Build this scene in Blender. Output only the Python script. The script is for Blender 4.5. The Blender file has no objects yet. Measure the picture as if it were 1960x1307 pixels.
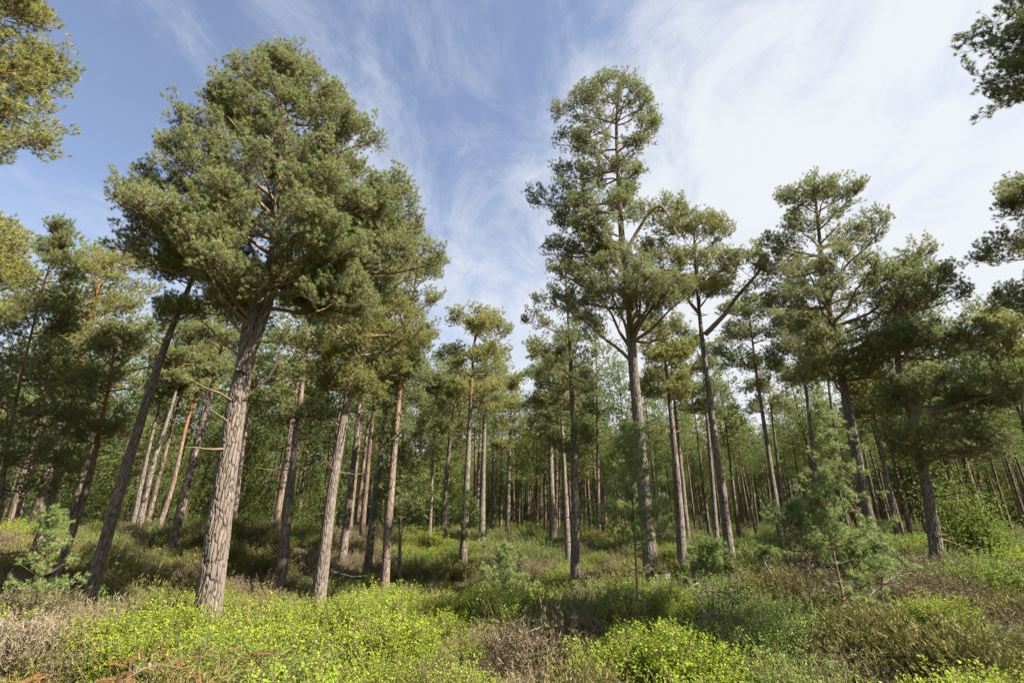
import bpy, math, random
import numpy as np
from mathutils import Vector

SC = bpy.context.scene
COL = SC.collection
R = math.radians

# ------------------------------------------------------------------ camera
EYE = 1.7
PITCH = R(19.9)
FPX = 957.0
cam_d = bpy.data.cameras.new('camera')
cam_d.sensor_width = 36.0
cam_d.lens = FPX / 1960 * 36
cam_d.clip_start = 0.1
cam_d.clip_end = 2000
cam = bpy.data.objects.new('camera', cam_d)
COL.objects.link(cam)
cam.location = (0, 0, EYE)
cam.rotation_euler = (R(90) + PITCH, 0, 0)
SC.camera = cam

# ------------------------------------------------------------------ sun, sky, exposure
SUN_AZ, SUN_EL = R(112), R(45)      # azimuth clockwise from the view direction
SC.view_settings.view_transform = 'Standard'
SC.view_settings.look = 'None'
SC.view_settings.gamma = 1
SC.view_settings.use_curve_mapping = False
SC.view_settings.exposure = 1.95
sd = bpy.data.lights.new('sun', 'SUN')
sd.energy = 5.0
sd.angle = R(0.5)
sd.color = (1.0, 0.93, 0.80)
sun = bpy.data.objects.new('sun', sd)
COL.objects.link(sun)
sv = Vector((math.sin(SUN_AZ) * math.cos(SUN_EL), math.cos(SUN_AZ) * math.cos(SUN_EL), math.sin(SUN_EL)))
sun.rotation_euler = sv.to_track_quat('Z', 'Y').to_euler()

W = bpy.data.worlds.new('World')
SC.world = W
W.use_nodes = True
nt = W.node_tree
nt.nodes.clear()


def nd(nt, typ, **kw):
    n = nt.nodes.new(typ)
    for k, v in kw.items():
        if k.startswith('i_'):
            n.inputs[k[2:]].default_value = v
        else:
            setattr(n, k, v)
    return n


def math_n(nt, op, a, b=None, clamp=False):
    n = nt.nodes.new('ShaderNodeMath')
    n.operation = op
    n.use_clamp = clamp
    for i, v in enumerate((a, b)):
        if v is None:
            continue
        if isinstance(v, (int, float)):
            n.inputs[i].default_value = v
        else:
            nt.links.new(v, n.inputs[i])
    return n.outputs[0]


def maprange(nt, v, a, b, c=0.0, d=1.0, smooth=True):
    n = nt.nodes.new('ShaderNodeMapRange')
    n.interpolation_type = 'SMOOTHSTEP' if smooth else 'LINEAR'
    nt.links.new(v, n.inputs[0])
    for i, x in zip((1, 2, 3, 4), (a, b, c, d)):
        n.inputs[i].default_value = x
    return n.outputs[0]


def mixc(nt, f, a, b):
    n = nt.nodes.new('ShaderNodeMix')
    n.data_type = 'RGBA'
    for i, v in ((0, f), (6, a), (7, b)):
        if isinstance(v, (int, float)):
            n.inputs[i].default_value = v
        elif isinstance(v, tuple):
            n.inputs[i].default_value = (*v, 1)
        else:
            nt.links.new(v, n.inputs[i])
    return n.outputs[2]


def noise(nt, vec, scale, detail=4, rough=0.55, dist=0.0):
    n = nt.nodes.new('ShaderNodeTexNoise')
    n.inputs['Scale'].default_value = scale
    n.inputs['Detail'].default_value = detail
    n.inputs['Roughness'].default_value = rough
    n.inputs['Distortion'].default_value = dist
    if vec is not None:
        nt.links.new(vec, n.inputs['Vector'])
    return n.outputs[0]


sky = nd(nt, 'ShaderNodeTexSky', sky_type='NISHITA', sun_disc=False)
sky.sun_elevation = SUN_EL
sky.sun_rotation = SUN_AZ
sky.air_density = 1.0
sky.dust_density = 0.6
sky.ozone_density = 1.5
tc = nd(nt, 'ShaderNodeTexCoord')
sx = nd(nt, 'ShaderNodeSeparateXYZ')
nt.links.new(tc.outputs['Generated'], sx.inputs[0])
zc = math_n(nt, 'MAXIMUM', math_n(nt, 'ADD', sx.outputs[2], 0.22), 0.05)
uu = math_n(nt, 'DIVIDE', sx.outputs[0], zc)
vv = math_n(nt, 'DIVIDE', sx.outputs[1], zc)
cv = nd(nt, 'ShaderNodeCombineXYZ')
nt.links.new(uu, cv.inputs[0])
nt.links.new(vv, cv.inputs[1])
mp = nd(nt, 'ShaderNodeMapping')
mp.inputs['Rotation'].default_value = (0, 0, R(24))
mp.inputs['Scale'].default_value = (1.5, 0.75, 1)
nt.links.new(cv.outputs[0], mp.inputs[0])
mp2 = nd(nt, 'ShaderNodeMapping')
mp2.inputs['Rotation'].default_value = (0, 0, R(-8))
mp2.inputs['Scale'].default_value = (2.1, 1.25, 1)
nt.links.new(cv.outputs[0], mp2.inputs[0])
n1 = noise(nt, mp.outputs[0], 1.15, 3, 0.5, 0.4)
n2 = noise(nt, mp2.outputs[0], 2.4, 10, 0.70, 0.5)
n3 = noise(nt, cv.outputs[0], 0.7, 2, 0.5)
# cloudier to the right and low down, clearer high on the left
base = math_n(nt, 'ADD', math_n(nt, 'MULTIPLY', sx.outputs[0], 1.1),
              math_n(nt, 'MULTIPLY', math_n(nt, 'SUBTRACT', 0.66, sx.outputs[2]), 1.35))
cl = math_n(nt, 'ADD', base, math_n(nt, 'MULTIPLY', math_n(nt, 'SUBTRACT', n1, 0.5), 2.6))
cl = math_n(nt, 'ADD', cl, math_n(nt, 'MULTIPLY', math_n(nt, 'SUBTRACT', n2, 0.5), 2.0))
cl = math_n(nt, 'ADD', cl, math_n(nt, 'MULTIPLY', math_n(nt, 'SUBTRACT', n3, 0.5), 0.7))
cover = maprange(nt, cl, -0.52, 0.62, 0.05, 0.97)
cover = math_n(nt, 'MAXIMUM', cover, maprange(nt, sx.outputs[2], 0.56, 0.10, 0.0, 0.95))
bright = maprange(nt, math_n(nt, 'ADD', sx.outputs[0], math_n(nt, 'MULTIPLY', n2, 0.5)), -0.6, 0.8, 0.0, 1.0)
cloud = mixc(nt, bright, (1.65, 1.82, 2.18), (2.28, 2.36, 2.48))
skyt = mixc(nt, 1.0, (0, 0, 0), sky.outputs[0])
blue = nd(nt, 'ShaderNodeMix', data_type='RGBA', blend_type='MULTIPLY')
blue.inputs[0].default_value = 1
nt.links.new(sky.outputs[0], blue.inputs[6])
blue.inputs[7].default_value = (0.70, 0.61, 0.58, 1)
skc = mixc(nt, cover, blue.outputs[2], cloud)
bg = nd(nt, 'ShaderNodeBackground')
bg.inputs[1].default_value = 0.10
nt.links.new(skc, bg.inputs[0])
wo = nd(nt, 'ShaderNodeOutputWorld')
nt.links.new(bg.outputs[0], wo.inputs[0])

SC.cycles.max_bounces = 8
SC.cycles.diffuse_bounces = 6
SC.cycles.glossy_bounces = 2
SC.cycles.transmission_bounces = 4
SC.cycles.use_denoising = True

# ------------------------------------------------------------------ numpy helpers
rng = np.random.default_rng(7)


def fract_hash(ix, iy, s):
    n = (ix * 374761393 + iy * 668265263 + s * 974634777) & 0x7fffffff
    n = ((n ^ (n >> 13)) * 1274126177) & 0x7fffffff
    return ((n ^ (n >> 16)) & 0xffff) / 65535.0


def vnoise(x, y, s=0):
    x = np.asarray(x, float)
    y = np.asarray(y, float)
    ix = np.floor(x).astype(np.int64)
    iy = np.floor(y).astype(np.int64)
    fx = x - ix
    fy = y - iy
    fx = fx * fx * (3 - 2 * fx)
    fy = fy * fy * (3 - 2 * fy)
    a = fract_hash(ix, iy, s)
    b = fract_hash(ix + 1, iy, s)
    c = fract_hash(ix, iy + 1, s)
    d = fract_hash(ix + 1, iy + 1, s)
    return (a * (1 - fx) + b * fx) * (1 - fy) + (c * (1 - fx) + d * fx) * fy


def fbm(x, y, s=0, o=4):
    t = 0
    a = 0.5
    f = 1.0
    w = 0
    for i in range(o):
        t = t + a * vnoise(x * f + i * 17.3, y * f - i * 9.1, s + i)
        w += a
        a *= 0.5
        f *= 2.03
    return t / w


def worley(x, y, period, s=0):
    """distance to the second nearest minus to the nearest cell point; x wraps at PERIOD cells"""
    ix = np.floor(x).astype(np.int64)
    iy = np.floor(y).astype(np.int64)
    d1 = np.full(x.shape, 9.0)
    d2 = np.full(x.shape, 9.0)
    cid = np.zeros(x.shape)
    for i in (-1, 0, 1):
        for j in (-1, 0, 1):
            cx = ix + i
            cy = iy + j
            hx = fract_hash(cx % period, cy, s)
            hy = fract_hash(cx % period, cy, s + 5)
            d = np.hypot(cx + 0.1 + 0.8 * hx - x, cy + 0.1 + 0.8 * hy - y)
            new = d < d1
            d2 = np.where(new, d1, np.minimum(d2, d))
            cid = np.where(new, hx, cid)
            d1 = np.minimum(d1, d)
    return d2 - d1, cid


class MB:
    """collects triangles into one mesh"""

    def __init__(s):
        s.v = []
        s.f = []
        s.m = []
        s.a = {}
        s.sm = []
        s.n = 0

    def add(s, v, f, mat=0, smooth=False, **attr):
        v = np.asarray(v, np.float32)
        f = np.asarray(f, np.int32)
        s.v.append(v)
        s.f.append(f + s.n)
        s.m.append(np.full(len(f), mat, np.int32))
        s.sm.append(np.full(len(f), smooth, bool))
        for k in set(list(s.a) + list(attr)):
            lst = s.a.setdefault(k, [np.zeros(s.n, np.float32)] if s.n else [])
            val = attr.get(k, 0.0)
            lst.append(np.full(len(v), val, np.float32) if np.isscalar(val) else np.asarray(val, np.float32))
        s.n += len(v)

    def mesh(s, name, mats):
        me = bpy.data.meshes.new(name)
        v = np.concatenate(s.v)
        f = np.concatenate(s.f)
        me.vertices.add(len(v))
        me.vertices.foreach_set('co', v.ravel())
        me.loops.add(f.size)
        me.loops.foreach_set('vertex_index', f.ravel())
        me.polygons.add(len(f))
        me.polygons.foreach_set('loop_start', np.arange(0, f.size, 3, dtype=np.int32))
        me.polygons.foreach_set('material_index', np.concatenate(s.m))
        me.polygons.foreach_set('use_smooth', np.concatenate(s.sm))
        for k, lst in s.a.items():
            at = me.attributes.new(k, 'FLOAT', 'POINT')
            at.data.foreach_set('value', np.concatenate(lst))
        for m in mats:
            me.materials.append(m)
        me.update(calc_edges=True)
        return me


def link(name, me, parent=None):
    o = bpy.data.objects.new(name, me)
    COL.objects.link(o)
    if parent is not None:
        o.parent = parent
    return o


def thing(name, label, cat, loc, group=None):
    o = bpy.data.objects.new(name, None)
    o.empty_display_size = 0.3
    COL.objects.link(o)
    o.location = loc
    o['label'] = label
    o['category'] = cat
    if group:
        o['group'] = group
    return o


def norm(v):
    v = np.asarray(v, float)
    return v / (np.linalg.norm(v, axis=-1, keepdims=True) + 1e-12)


def tube(mb, P, r, k=6, mat=0, smooth=True, cap=True, **attr):
    P = np.asarray(P, float)
    n = len(P)
    r = np.broadcast_to(np.asarray(r, float), (n,))
    T = norm(np.gradient(P, axis=0))
    mean = np.abs(T.mean(0))
    ref = np.zeros(3)
    ref[int(np.argmin(mean))] = 1
    U = norm(np.cross(T, ref))
    V = np.cross(T, U)
    a = np.arange(k) * 2 * math.pi / k
    ring = U[:, None] * np.cos(a)[None, :, None] + V[:, None] * np.sin(a)[None, :, None]
    v = (P[:, None] + ring * r[:, None, None]).reshape(-1, 3)
    i = np.arange(n - 1)[:, None] * k
    j = np.arange(k)[None]
    j2 = (j + 1) % k
    q = np.stack([i + j, i + j2, i + k + j2, i + k + j], -1).reshape(-1, 4)
    f = np.concatenate([q[:, [0, 1, 2]], q[:, [0, 2, 3]]])
    if cap:
        v = np.concatenate([v, P[-1:] + T[-1:] * r[-1] * 0.5])
        b = (n - 1) * k
        f = np.concatenate([f, np.stack([b + np.arange(k), b + (np.arange(k) + 1) % k, np.full(k, n * k)], -1)])
    at = {}
    for kk, val in attr.items():
        if not np.isscalar(val):
            val = np.repeat(np.asarray(val, float), k)
            if cap:
                val = np.append(val, val[-1])
        at[kk] = val
    mb.add(v, f, mat, smooth, **at)


def resample(P, n):
    """smooth curve through the points P, N samples evenly along"""
    P = np.asarray(P, float)
    if len(P) > 2:
        Q = np.vstack([2 * P[0] - P[1], P, 2 * P[-1] - P[-2]])
        out = []
        t = np.linspace(0, 1, 12, endpoint=False)[:, None]
        for i in range(len(P) - 1):
            a, b, c, d = Q[i:i + 4]
            out.append(0.5 * (2 * b + (c - a) * t + (2 * a - 5 * b + 4 * c - d) * t ** 2 + (3 * b - a - 3 * c + d) * t ** 3))
        P = np.vstack(out + [P[-1:]])
    s = np.r_[0, np.cumsum(np.linalg.norm(np.diff(P, axis=0), axis=1))]
    q = np.linspace(0, s[-1], n)
    return np.stack([np.interp(q, s, P[:, i]) for i in range(P.shape[1])], -1)


def euler_from_axes(X, Z):
    """XYZ euler of frames whose local x is X and whose local z lies near Z"""
    X = norm(X)
    Y = norm(np.cross(Z, X))
    Z = np.cross(X, Y)
    ey = np.arcsin(np.clip(-X[:, 2], -1, 1))
    ex = np.arctan2(Y[:, 2], Z[:, 2])
    ez = np.arctan2(X[:, 1], X[:, 0])
    return np.stack([ex, ey, ez], -1)


# ------------------------------------------------------------------ pixels of the photograph to directions
CP, SP = math.cos(PITCH), math.sin(PITCH)


def ray(px, py):
    dx = (px - 980) / FPX
    dy = (653.5 - py) / FPX
    return np.array([dx, CP - SP * dy, SP + CP * dy])


def at(px, py, d):
    r = ray(px, py)
    return np.array([0, 0, EYE]) + r * d / math.hypot(r[0], r[1])


class Stand:
    """upright plane that a tree stands in, D metres away, facing the camera spot"""

    def __init__(s, px, py, d):
        s.B = at(px, py, d)
        s.n = norm(np.array([s.B[0], s.B[1], 0]))
        s.e = np.array([s.n[1], -s.n[0], 0])
        s.d = d

    def __call__(s, px, py):
        r = ray(px, py)
        return np.array([0, 0, EYE]) + r * s.d / (r @ s.n)

    def pxm(s, py, px=None):
        """metres that one pixel across spans at that height"""
        px = px if px is not None else 980 + FPX * s.B[0] / s.B[1] * (CP - SP * (653.5 - py) / FPX)
        r = ray(px, py)
        return s.d / FPX / (r @ s.n)


# ------------------------------------------------------------------ materials
def new_mat(name):
    m = bpy.data.materials.new(name)
    m.use_nodes = True
    m.node_tree.nodes.clear()
    return m, m.node_tree


def bump(nt, h, strength, dist):
    b = nd(nt, 'ShaderNodeBump')
    b.inputs['Strength'].default_value = strength
    b.inputs['Distance'].default_value = dist
    nt.links.new(h, b.inputs['Height'])
    return b.outputs[0]


def leaf_mat(name, c0, c1, tip, trans=0.3, spec=0.25, vary=0.5, big=0.35, rough=0.5):
    m, t = new_mat(name)
    oi = nd(t, 'ShaderNodeObjectInfo')
    geo = nd(t, 'ShaderNodeNewGeometry')
    nn = noise(t, geo.outputs['Position'], big, 2, 0.5)
    f = math_n(t, 'ADD', math_n(t, 'MULTIPLY', oi.outputs['Random'], vary), math_n(t, 'MULTIPLY', maprange(t, nn, 0.3, 0.7), 1 - vary))
    col = mixc(t, f, c0, c1)
    a = nd(t, 'ShaderNodeAttribute', attribute_name='tip')
    col = mixc(t, a.outputs['Fac'], col, tip)
    p = nd(t, 'ShaderNodeBsdfPrincipled')
    t.links.new(col, p.inputs['Base Color'])
    p.inputs['Roughness'].default_value = rough
    p.inputs['Specular IOR Level'].default_value = spec
    tr = nd(t, 'ShaderNodeBsdfTranslucent')
    t.links.new(col, tr.inputs[0])
    mx = nd(t, 'ShaderNodeMixShader')
    mx.inputs[0].default_value = trans
    t.links.new(p.outputs[0], mx.inputs[1])
    t.links.new(tr.outputs[0], mx.inputs[2])
    o = nd(t, 'ShaderNodeOutputMaterial')
    t.links.new(mx.outputs[0], o.inputs[0])
    return m


def bark_mat(name, low, low2, crev, orange, h0, h1, scale=9.0, depth=0.012, lichen=0.25, use_plate=False):
    """plated grey-brown bark that turns to thin orange bark higher up (attribute hf)"""
    m, t = new_mat(name)
    tcn = nd(t, 'ShaderNodeTexCoord')
    mpn = nd(t, 'ShaderNodeMapping')
    mpn.inputs['Scale'].default_value = (1, 1, 0.22)
    t.links.new(tcn.outputs['Object'], mpn.inputs[0])
    nz = nd(t, 'ShaderNodeTexNoise')
    nz.inputs['Scale'].default_value = scale * 0.8
    nz.inputs['Detail'].default_value = 3
    t.links.new(mpn.outputs[0], nz.inputs['Vector'])
    off = nd(t, 'ShaderNodeVectorMath', operation='MULTIPLY_ADD')
    t.links.new(nz.outputs['Color'], off.inputs[0])
    off.inputs[1].default_value = (0.11, 0.11, 0.11)
    t.links.new(mpn.outputs[0], off.inputs[2])
    vo = nd(t, 'ShaderNodeTexVoronoi', feature='DISTANCE_TO_EDGE')
    vo.inputs['Scale'].default_value = scale
    t.links.new(off.outputs[0], vo.inputs['Vector'])
    vc = nd(t, 'ShaderNodeTexVoronoi', feature='F1')
    vc.inputs['Scale'].default_value = scale
    t.links.new(off.outputs[0], vc.inputs['Vector'])
    cellr = nd(t, 'ShaderNodeSeparateColor')
    t.links.new(vc.outputs['Color'], cellr.inputs[0])
    fine = noise(t, mpn.outputs[0], scale * 5, 5, 0.65)
    plate = maprange(t, vo.outputs[0], 0.0, 0.12)
    if use_plate:
        pa = nd(t, 'ShaderNodeAttribute', attribute_name='plate')
        plate = math_n(t, 'MULTIPLY', pa.outputs['Fac'], maprange(t, vo.outputs[0], 0.0, 0.1, 0.75, 1.0))
    c = mixc(t, cellr.outputs[0], low, low2)
    c = mixc(t, math_n(t, 'MULTIPLY', maprange(t, fine, 0.35, 0.75), 0.55), c, tuple(x * 0.62 for x in low))
    if lichen:
        ln = noise(t, tcn.outputs['Object'], 5.0, 6, 0.7)
        c = mixc(t, maprange(t, ln, 0.60, 0.74, 0, lichen), c, (0.33, 0.34, 0.29))
    c = mixc(t, plate, crev, c)
    hf = nd(t, 'ShaderNodeAttribute', attribute_name='hf')
    on = noise(t, tcn.outputs['Object'], 1.2, 3)
    hh = math_n(t, 'ADD', hf.outputs['Fac'], math_n(t, 'MULTIPLY', math_n(t, 'SUBTRACT', on, 0.5), 0.35))
    oc = mixc(t, maprange(t, fine, 0.3, 0.75), orange, tuple(x * 0.5 for x in orange))
    c = mixc(t, maprange(t, hh, h0, h1), c, oc)
    p = nd(t, 'ShaderNodeBsdfPrincipled')
    t.links.new(c, p.inputs['Base Color'])
    p.inputs['Roughness'].default_value = 0.9
    p.inputs['Specular IOR Level'].default_value = 0.15
    hgt = math_n(t, 'ADD', plate, math_n(t, 'MULTIPLY', fine, 0.45))
    t.links.new(bump(t, hgt, 0.9, depth), p.inputs['Normal'])
    o = nd(t, 'ShaderNodeOutputMaterial')
    t.links.new(p.outputs[0], o.inputs[0])
    return m


def plain_mat(name, c0, c1, scale=6.0, rough=0.9, detail=5, use_b=0.0):
    m, t = new_mat(name)
    geo = nd(t, 'ShaderNodeNewGeometry')
    n = noise(t, geo.outputs['Position'], scale, detail, 0.65)
    c = mixc(t, maprange(t, n, 0.3, 0.7), c0, c1)
    p = nd(t, 'ShaderNodeBsdfPrincipled')
    t.links.new(c, p.inputs['Base Color'])
    p.inputs['Roughness'].default_value = rough
    p.inputs['Specular IOR Level'].default_value = 0.15
    if use_b:
        t.links.new(bump(t, n, 0.8, use_b), p.inputs['Normal'])
    o = nd(t, 'ShaderNodeOutputMaterial')
    t.links.new(p.outputs[0], o.inputs[0])
    return m


M_TWIG = plain_mat('twig_bark', (0.1200, 0.0840, 0.0600), (0.1800, 0.1200, 0.0780), 8)
M_LIMB = plain_mat('limb_bark', (0.1300, 0.0943, 0.0715), (0.2340, 0.1560, 0.0975), 5, use_b=0.01)
M_DEAD = plain_mat('dead_wood', (0.1275, 0.1087, 0.0900), (0.2100, 0.1837, 0.1537), 7)
M_STUMP = plain_mat('stump_wood', (0.0504, 0.0420, 0.0336), (0.1344, 0.1120, 0.0952), 9, use_b=0.03)
M_BARK = bark_mat('pine_bark', (0.1634, 0.1332, 0.1127), (0.2130, 0.1793, 0.1518), (0.0594, 0.0434, 0.0339), (0.2278, 0.1228, 0.0576), 0.60, 0.95, 14)
M_BARKBIG = bark_mat('old_pine_bark', (0.1447, 0.1174, 0.0979), (0.1959, 0.1631, 0.1369), (0.0511, 0.0369, 0.0281), (0.1704, 0.1044, 0.0608), 0.62, 1.1, 15, 0.012, 0.3, True)
M_BARKORANGE = bark_mat('orange_pine_bark', (0.1795, 0.1316, 0.1017), (0.2274, 0.1735, 0.1376), (0.0658, 0.0449, 0.0329), (0.3112, 0.1376, 0.0509), 0.40, 0.75, 14)
M_BARKFAR = bark_mat('far_pine_bark', (0.1322, 0.0955, 0.0734), (0.1763, 0.1322, 0.1028), (0.0490, 0.0318, 0.0220), (0.2056, 0.1028, 0.0490), 0.45, 0.9, 7, 0.012, 0.15)
# needle colours
M_N = {
    'mid': leaf_mat('pine_needles', (0.1690, 0.2037, 0.0805), (0.2305, 0.2572, 0.1012), (0.2714, 0.2932, 0.1150), 0.42, 0.2),
    'blue': leaf_mat('bluish_pine_needles', (0.14, 0.162, 0.09), (0.18, 0.2, 0.11), (0.22, 0.23, 0.12), 0.34, 0.2),
    'yellow': leaf_mat('yellowish_pine_needles', (0.205, 0.222, 0.066), (0.27, 0.275, 0.082), (0.3, 0.3, 0.095), 0.42, 0.2),
    'dark': leaf_mat('deep_green_pine_needles', (0.1344, 0.1770, 0.0650), (0.1848, 0.2218, 0.0784), (0.2296, 0.2576, 0.0918), 0.42, 0.2),
    'young': leaf_mat('sapling_needles', (0.1495, 0.2185, 0.0782), (0.2127, 0.2818, 0.0920), (0.2875, 0.3450, 0.1150), 0.42, 0.2),
    'far': leaf_mat('far_pine_needles', (0.1317, 0.1760, 0.0532), (0.1929, 0.2353, 0.0665), (0.2211, 0.2558, 0.0760), 0.42, 0.2, big=0.12),
}
M_BIL = leaf_mat('bilberry_leaves', (0.135, 0.215, 0.015), (0.225, 0.300, 0.019), (0.265, 0.330, 0.024), 0.42, 0.15, 0.45, 0.5)
M_BILD = leaf_mat('dark_bilberry_leaves', (0.075, 0.150, 0.024), (0.115, 0.200, 0.028), (0.150, 0.230, 0.034), 0.38, 0.22, 0.45, 0.5)
M_HEA = leaf_mat('heather_sprigs', (0.0938, 0.0948, 0.0320), (0.1655, 0.1496, 0.0501), (0.2096, 0.1895, 0.0638), 0.20, 0.1, 0.5, 0.6, 0.8)
M_HEB = leaf_mat('brown_heather_sprigs', (0.1350, 0.1035, 0.0630), (0.1935, 0.1530, 0.0945), (0.1935, 0.1620, 0.0990), 0.15, 0.1, 0.5, 0.6, 0.8)
M_GRS = leaf_mat('dry_grass_blades', (0.1430, 0.1430, 0.0390), (0.2210, 0.2015, 0.0650), (0.2730, 0.2470, 0.0975), 0.3, 0.2, 0.5, 0.6)
M_RUST = leaf_mat('rusty_dead_fronds', (0.1734, 0.0819, 0.0288), (0.2295, 0.1260, 0.0504), (0.2448, 0.1575, 0.0720), 0.2, 0.1, 0.5, 0.8, 0.8)
M_PALE = leaf_mat('pale_dead_heather', (0.165, 0.130, 0.085), (0.235, 0.190, 0.130), (0.255, 0.210, 0.150), 0.1, 0.1, 0.5, 0.8, 0.9)
M_BIRCH = leaf_mat('birch_leaves', (0.0675, 0.1053, 0.0189), (0.1080, 0.1463, 0.0243), (0.1283, 0.1638, 0.0324), 0.45, 0.08, 0.5, 0.5, 0.7)


# ------------------------------------------------------------------ geometry nodes: points carry rot, scl, idx
def scatter_group(name, protos):
    g = bpy.data.node_groups.new(name, 'GeometryNodeTree')
    g.interface.new_socket('Geometry', in_out='INPUT', socket_type='NodeSocketGeometry')
    g.interface.new_socket('Geometry', in_out='OUTPUT', socket_type='NodeSocketGeometry')
    N, L = g.nodes, g.links
    gi = N.new('NodeGroupInput')
    go = N.new('NodeGroupOutput')
    ip = N.new('GeometryNodeInstanceOnPoints')
    jn = N.new('GeometryNodeJoinGeometry')
    for p in protos:
        oi = N.new('GeometryNodeObjectInfo')
        oi.inputs['Object'].default_value = p
        oi.inputs['As Instance'].default_value = False
        ti = N.new('GeometryNodeGeometryToInstance')
        L.new(oi.outputs['Geometry'], ti.inputs[0])
        L.new(ti.outputs[0], jn.inputs[0])
    ip.inputs['Pick Instance'].default_value = True
    for nm, dt, sock in (('rot', 'FLOAT_VECTOR', 'Rotation'), ('scl', 'FLOAT', 'Scale'), ('idx', 'INT', 'Instance Index')):
        na = N.new('GeometryNodeInputNamedAttribute')
        na.data_type = dt
        na.inputs['Name'].default_value = nm
        src = [o for o in na.outputs if o.enabled and o.name == 'Attribute'][0]
        L.new(src, ip.inputs[sock])
    L.new(gi.outputs[0], ip.inputs['Points'])
    L.new(jn.outputs[0], ip.inputs['Instance'])
    L.new(ip.outputs[0], go.inputs[0])
    return g


def points_mesh(name, P, rot, scl, idx):
    me = bpy.data.meshes.new(name)
    n = len(P)
    me.vertices.add(n)
    me.vertices.foreach_set('co', np.asarray(P, np.float32).ravel())
    a = me.attributes.new('rot', 'FLOAT_VECTOR', 'POINT')
    a.data.foreach_set('vector', np.asarray(rot, np.float32).ravel())
    a = me.attributes.new('scl', 'FLOAT', 'POINT')
    a.data.foreach_set('value', np.asarray(scl, np.float32))
    a = me.attributes.new('idx', 'INT', 'POINT')
    a.data.foreach_set('value', np.asarray(idx, np.int32))
    me.update()
    return me


def scatter_obj(name, pts, group, parent=None):
    P, rot, scl, idx = pts
    o = link(name, points_mesh(name, P, rot, scl, idx), parent)
    o['kind'] = 'stuff'
    m = o.modifiers.new('scatter', 'NODES')
    m.node_group = group
    return o


def proto(name, me):
    return bpy.data.objects.new(name, me)      # only a source for the scatter, never part of the scene


# ------------------------------------------------------------------ foliage pieces
def needle_fan(mb, P, D, n, length, width, r, mat, spread=0.9, tip0=0.0, tip1=0.6):
    """N needles set all round a shoot from P along D"""
    L = np.linalg.norm(D)
    T = D / L
    ref = np.array([0, 0, 1.0]) if abs(T[2]) < 0.9 else np.array([1.0, 0, 0])
    U = norm(np.cross(T, ref))
    V = np.cross(T, U)
    s = r.uniform(0.0, 1.0, n) ** 0.75
    a = r.uniform(0, 2 * math.pi, n)
    rad = U * np.cos(a)[:, None] + V * np.sin(a)[:, None]
    fwd = np.where(s > 0.85, 1.5, 0.75)[:, None]
    dirn = norm(rad * spread * r.uniform(0.7, 1.15, n)[:, None] + T * fwd + np.array([0, 0, 0.12]))
    b = P + T * (s * L)[:, None]
    side = norm(np.cross(dirn, r.normal(size=(n, 3)))) * width / 2
    ln = length * r.uniform(0.75, 1.15, n)[:, None]
    v = np.stack([b - side, b + side, b + dirn * ln + side * 0.3], 1).reshape(-1, 3)
    f = np.arange(3 * n).reshape(-1, 3)
    tp = np.repeat(tip0 + (tip1 - tip0) * s ** 2, 3)
    mb.add(v, f, mat, False, tip=tp)


def spray(seed, nshoot=11, needles=30, nl=0.058, nw=0.0078, length=0.34, twig=True, wide=0.17, high=0.13):
    """a small branchlet along +x: forked twigs that end in upturned round tufts of needles"""
    r = np.random.default_rng(seed)
    mb = MB()
    main = resample([(0, 0, 0), (length * 0.5, r.normal() * 0.02, 0.02), (length * 0.9, r.normal() * 0.03, 0.06)], 5)
    if twig:
        tube(mb, main, np.linspace(0.006, 0.003, 5), 3, 1, cap=False, tip=0.0)
    for i in range(nshoot):
        t = 0.12 + 0.88 * (i + 0.5) / nshoot
        p = np.array([np.interp(t, np.linspace(0, 1, 5), main[:, k]) for k in range(3)])
        sgn = 1 if i % 2 else -1
        e = p + np.array([r.uniform(0.01, 0.07), sgn * wide * r.uniform(0.1, 1.0) * (1.15 - 0.6 * t), high * r.uniform(-0.15, 1.0)])
        if twig:
            tube(mb, np.stack([p, e]), [0.003, 0.002], 3, 1, cap=False, tip=0.0)
        d = norm((e - p) * 3 + r.normal(size=3) * 0.25 + np.array([0.25, 0, 0.75])) * r.uniform(0.035, 0.075)
        needle_fan(mb, e, d, needles, nl, nw, r, 0, 1.35, 0.0, 0.7)
    return mb


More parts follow.
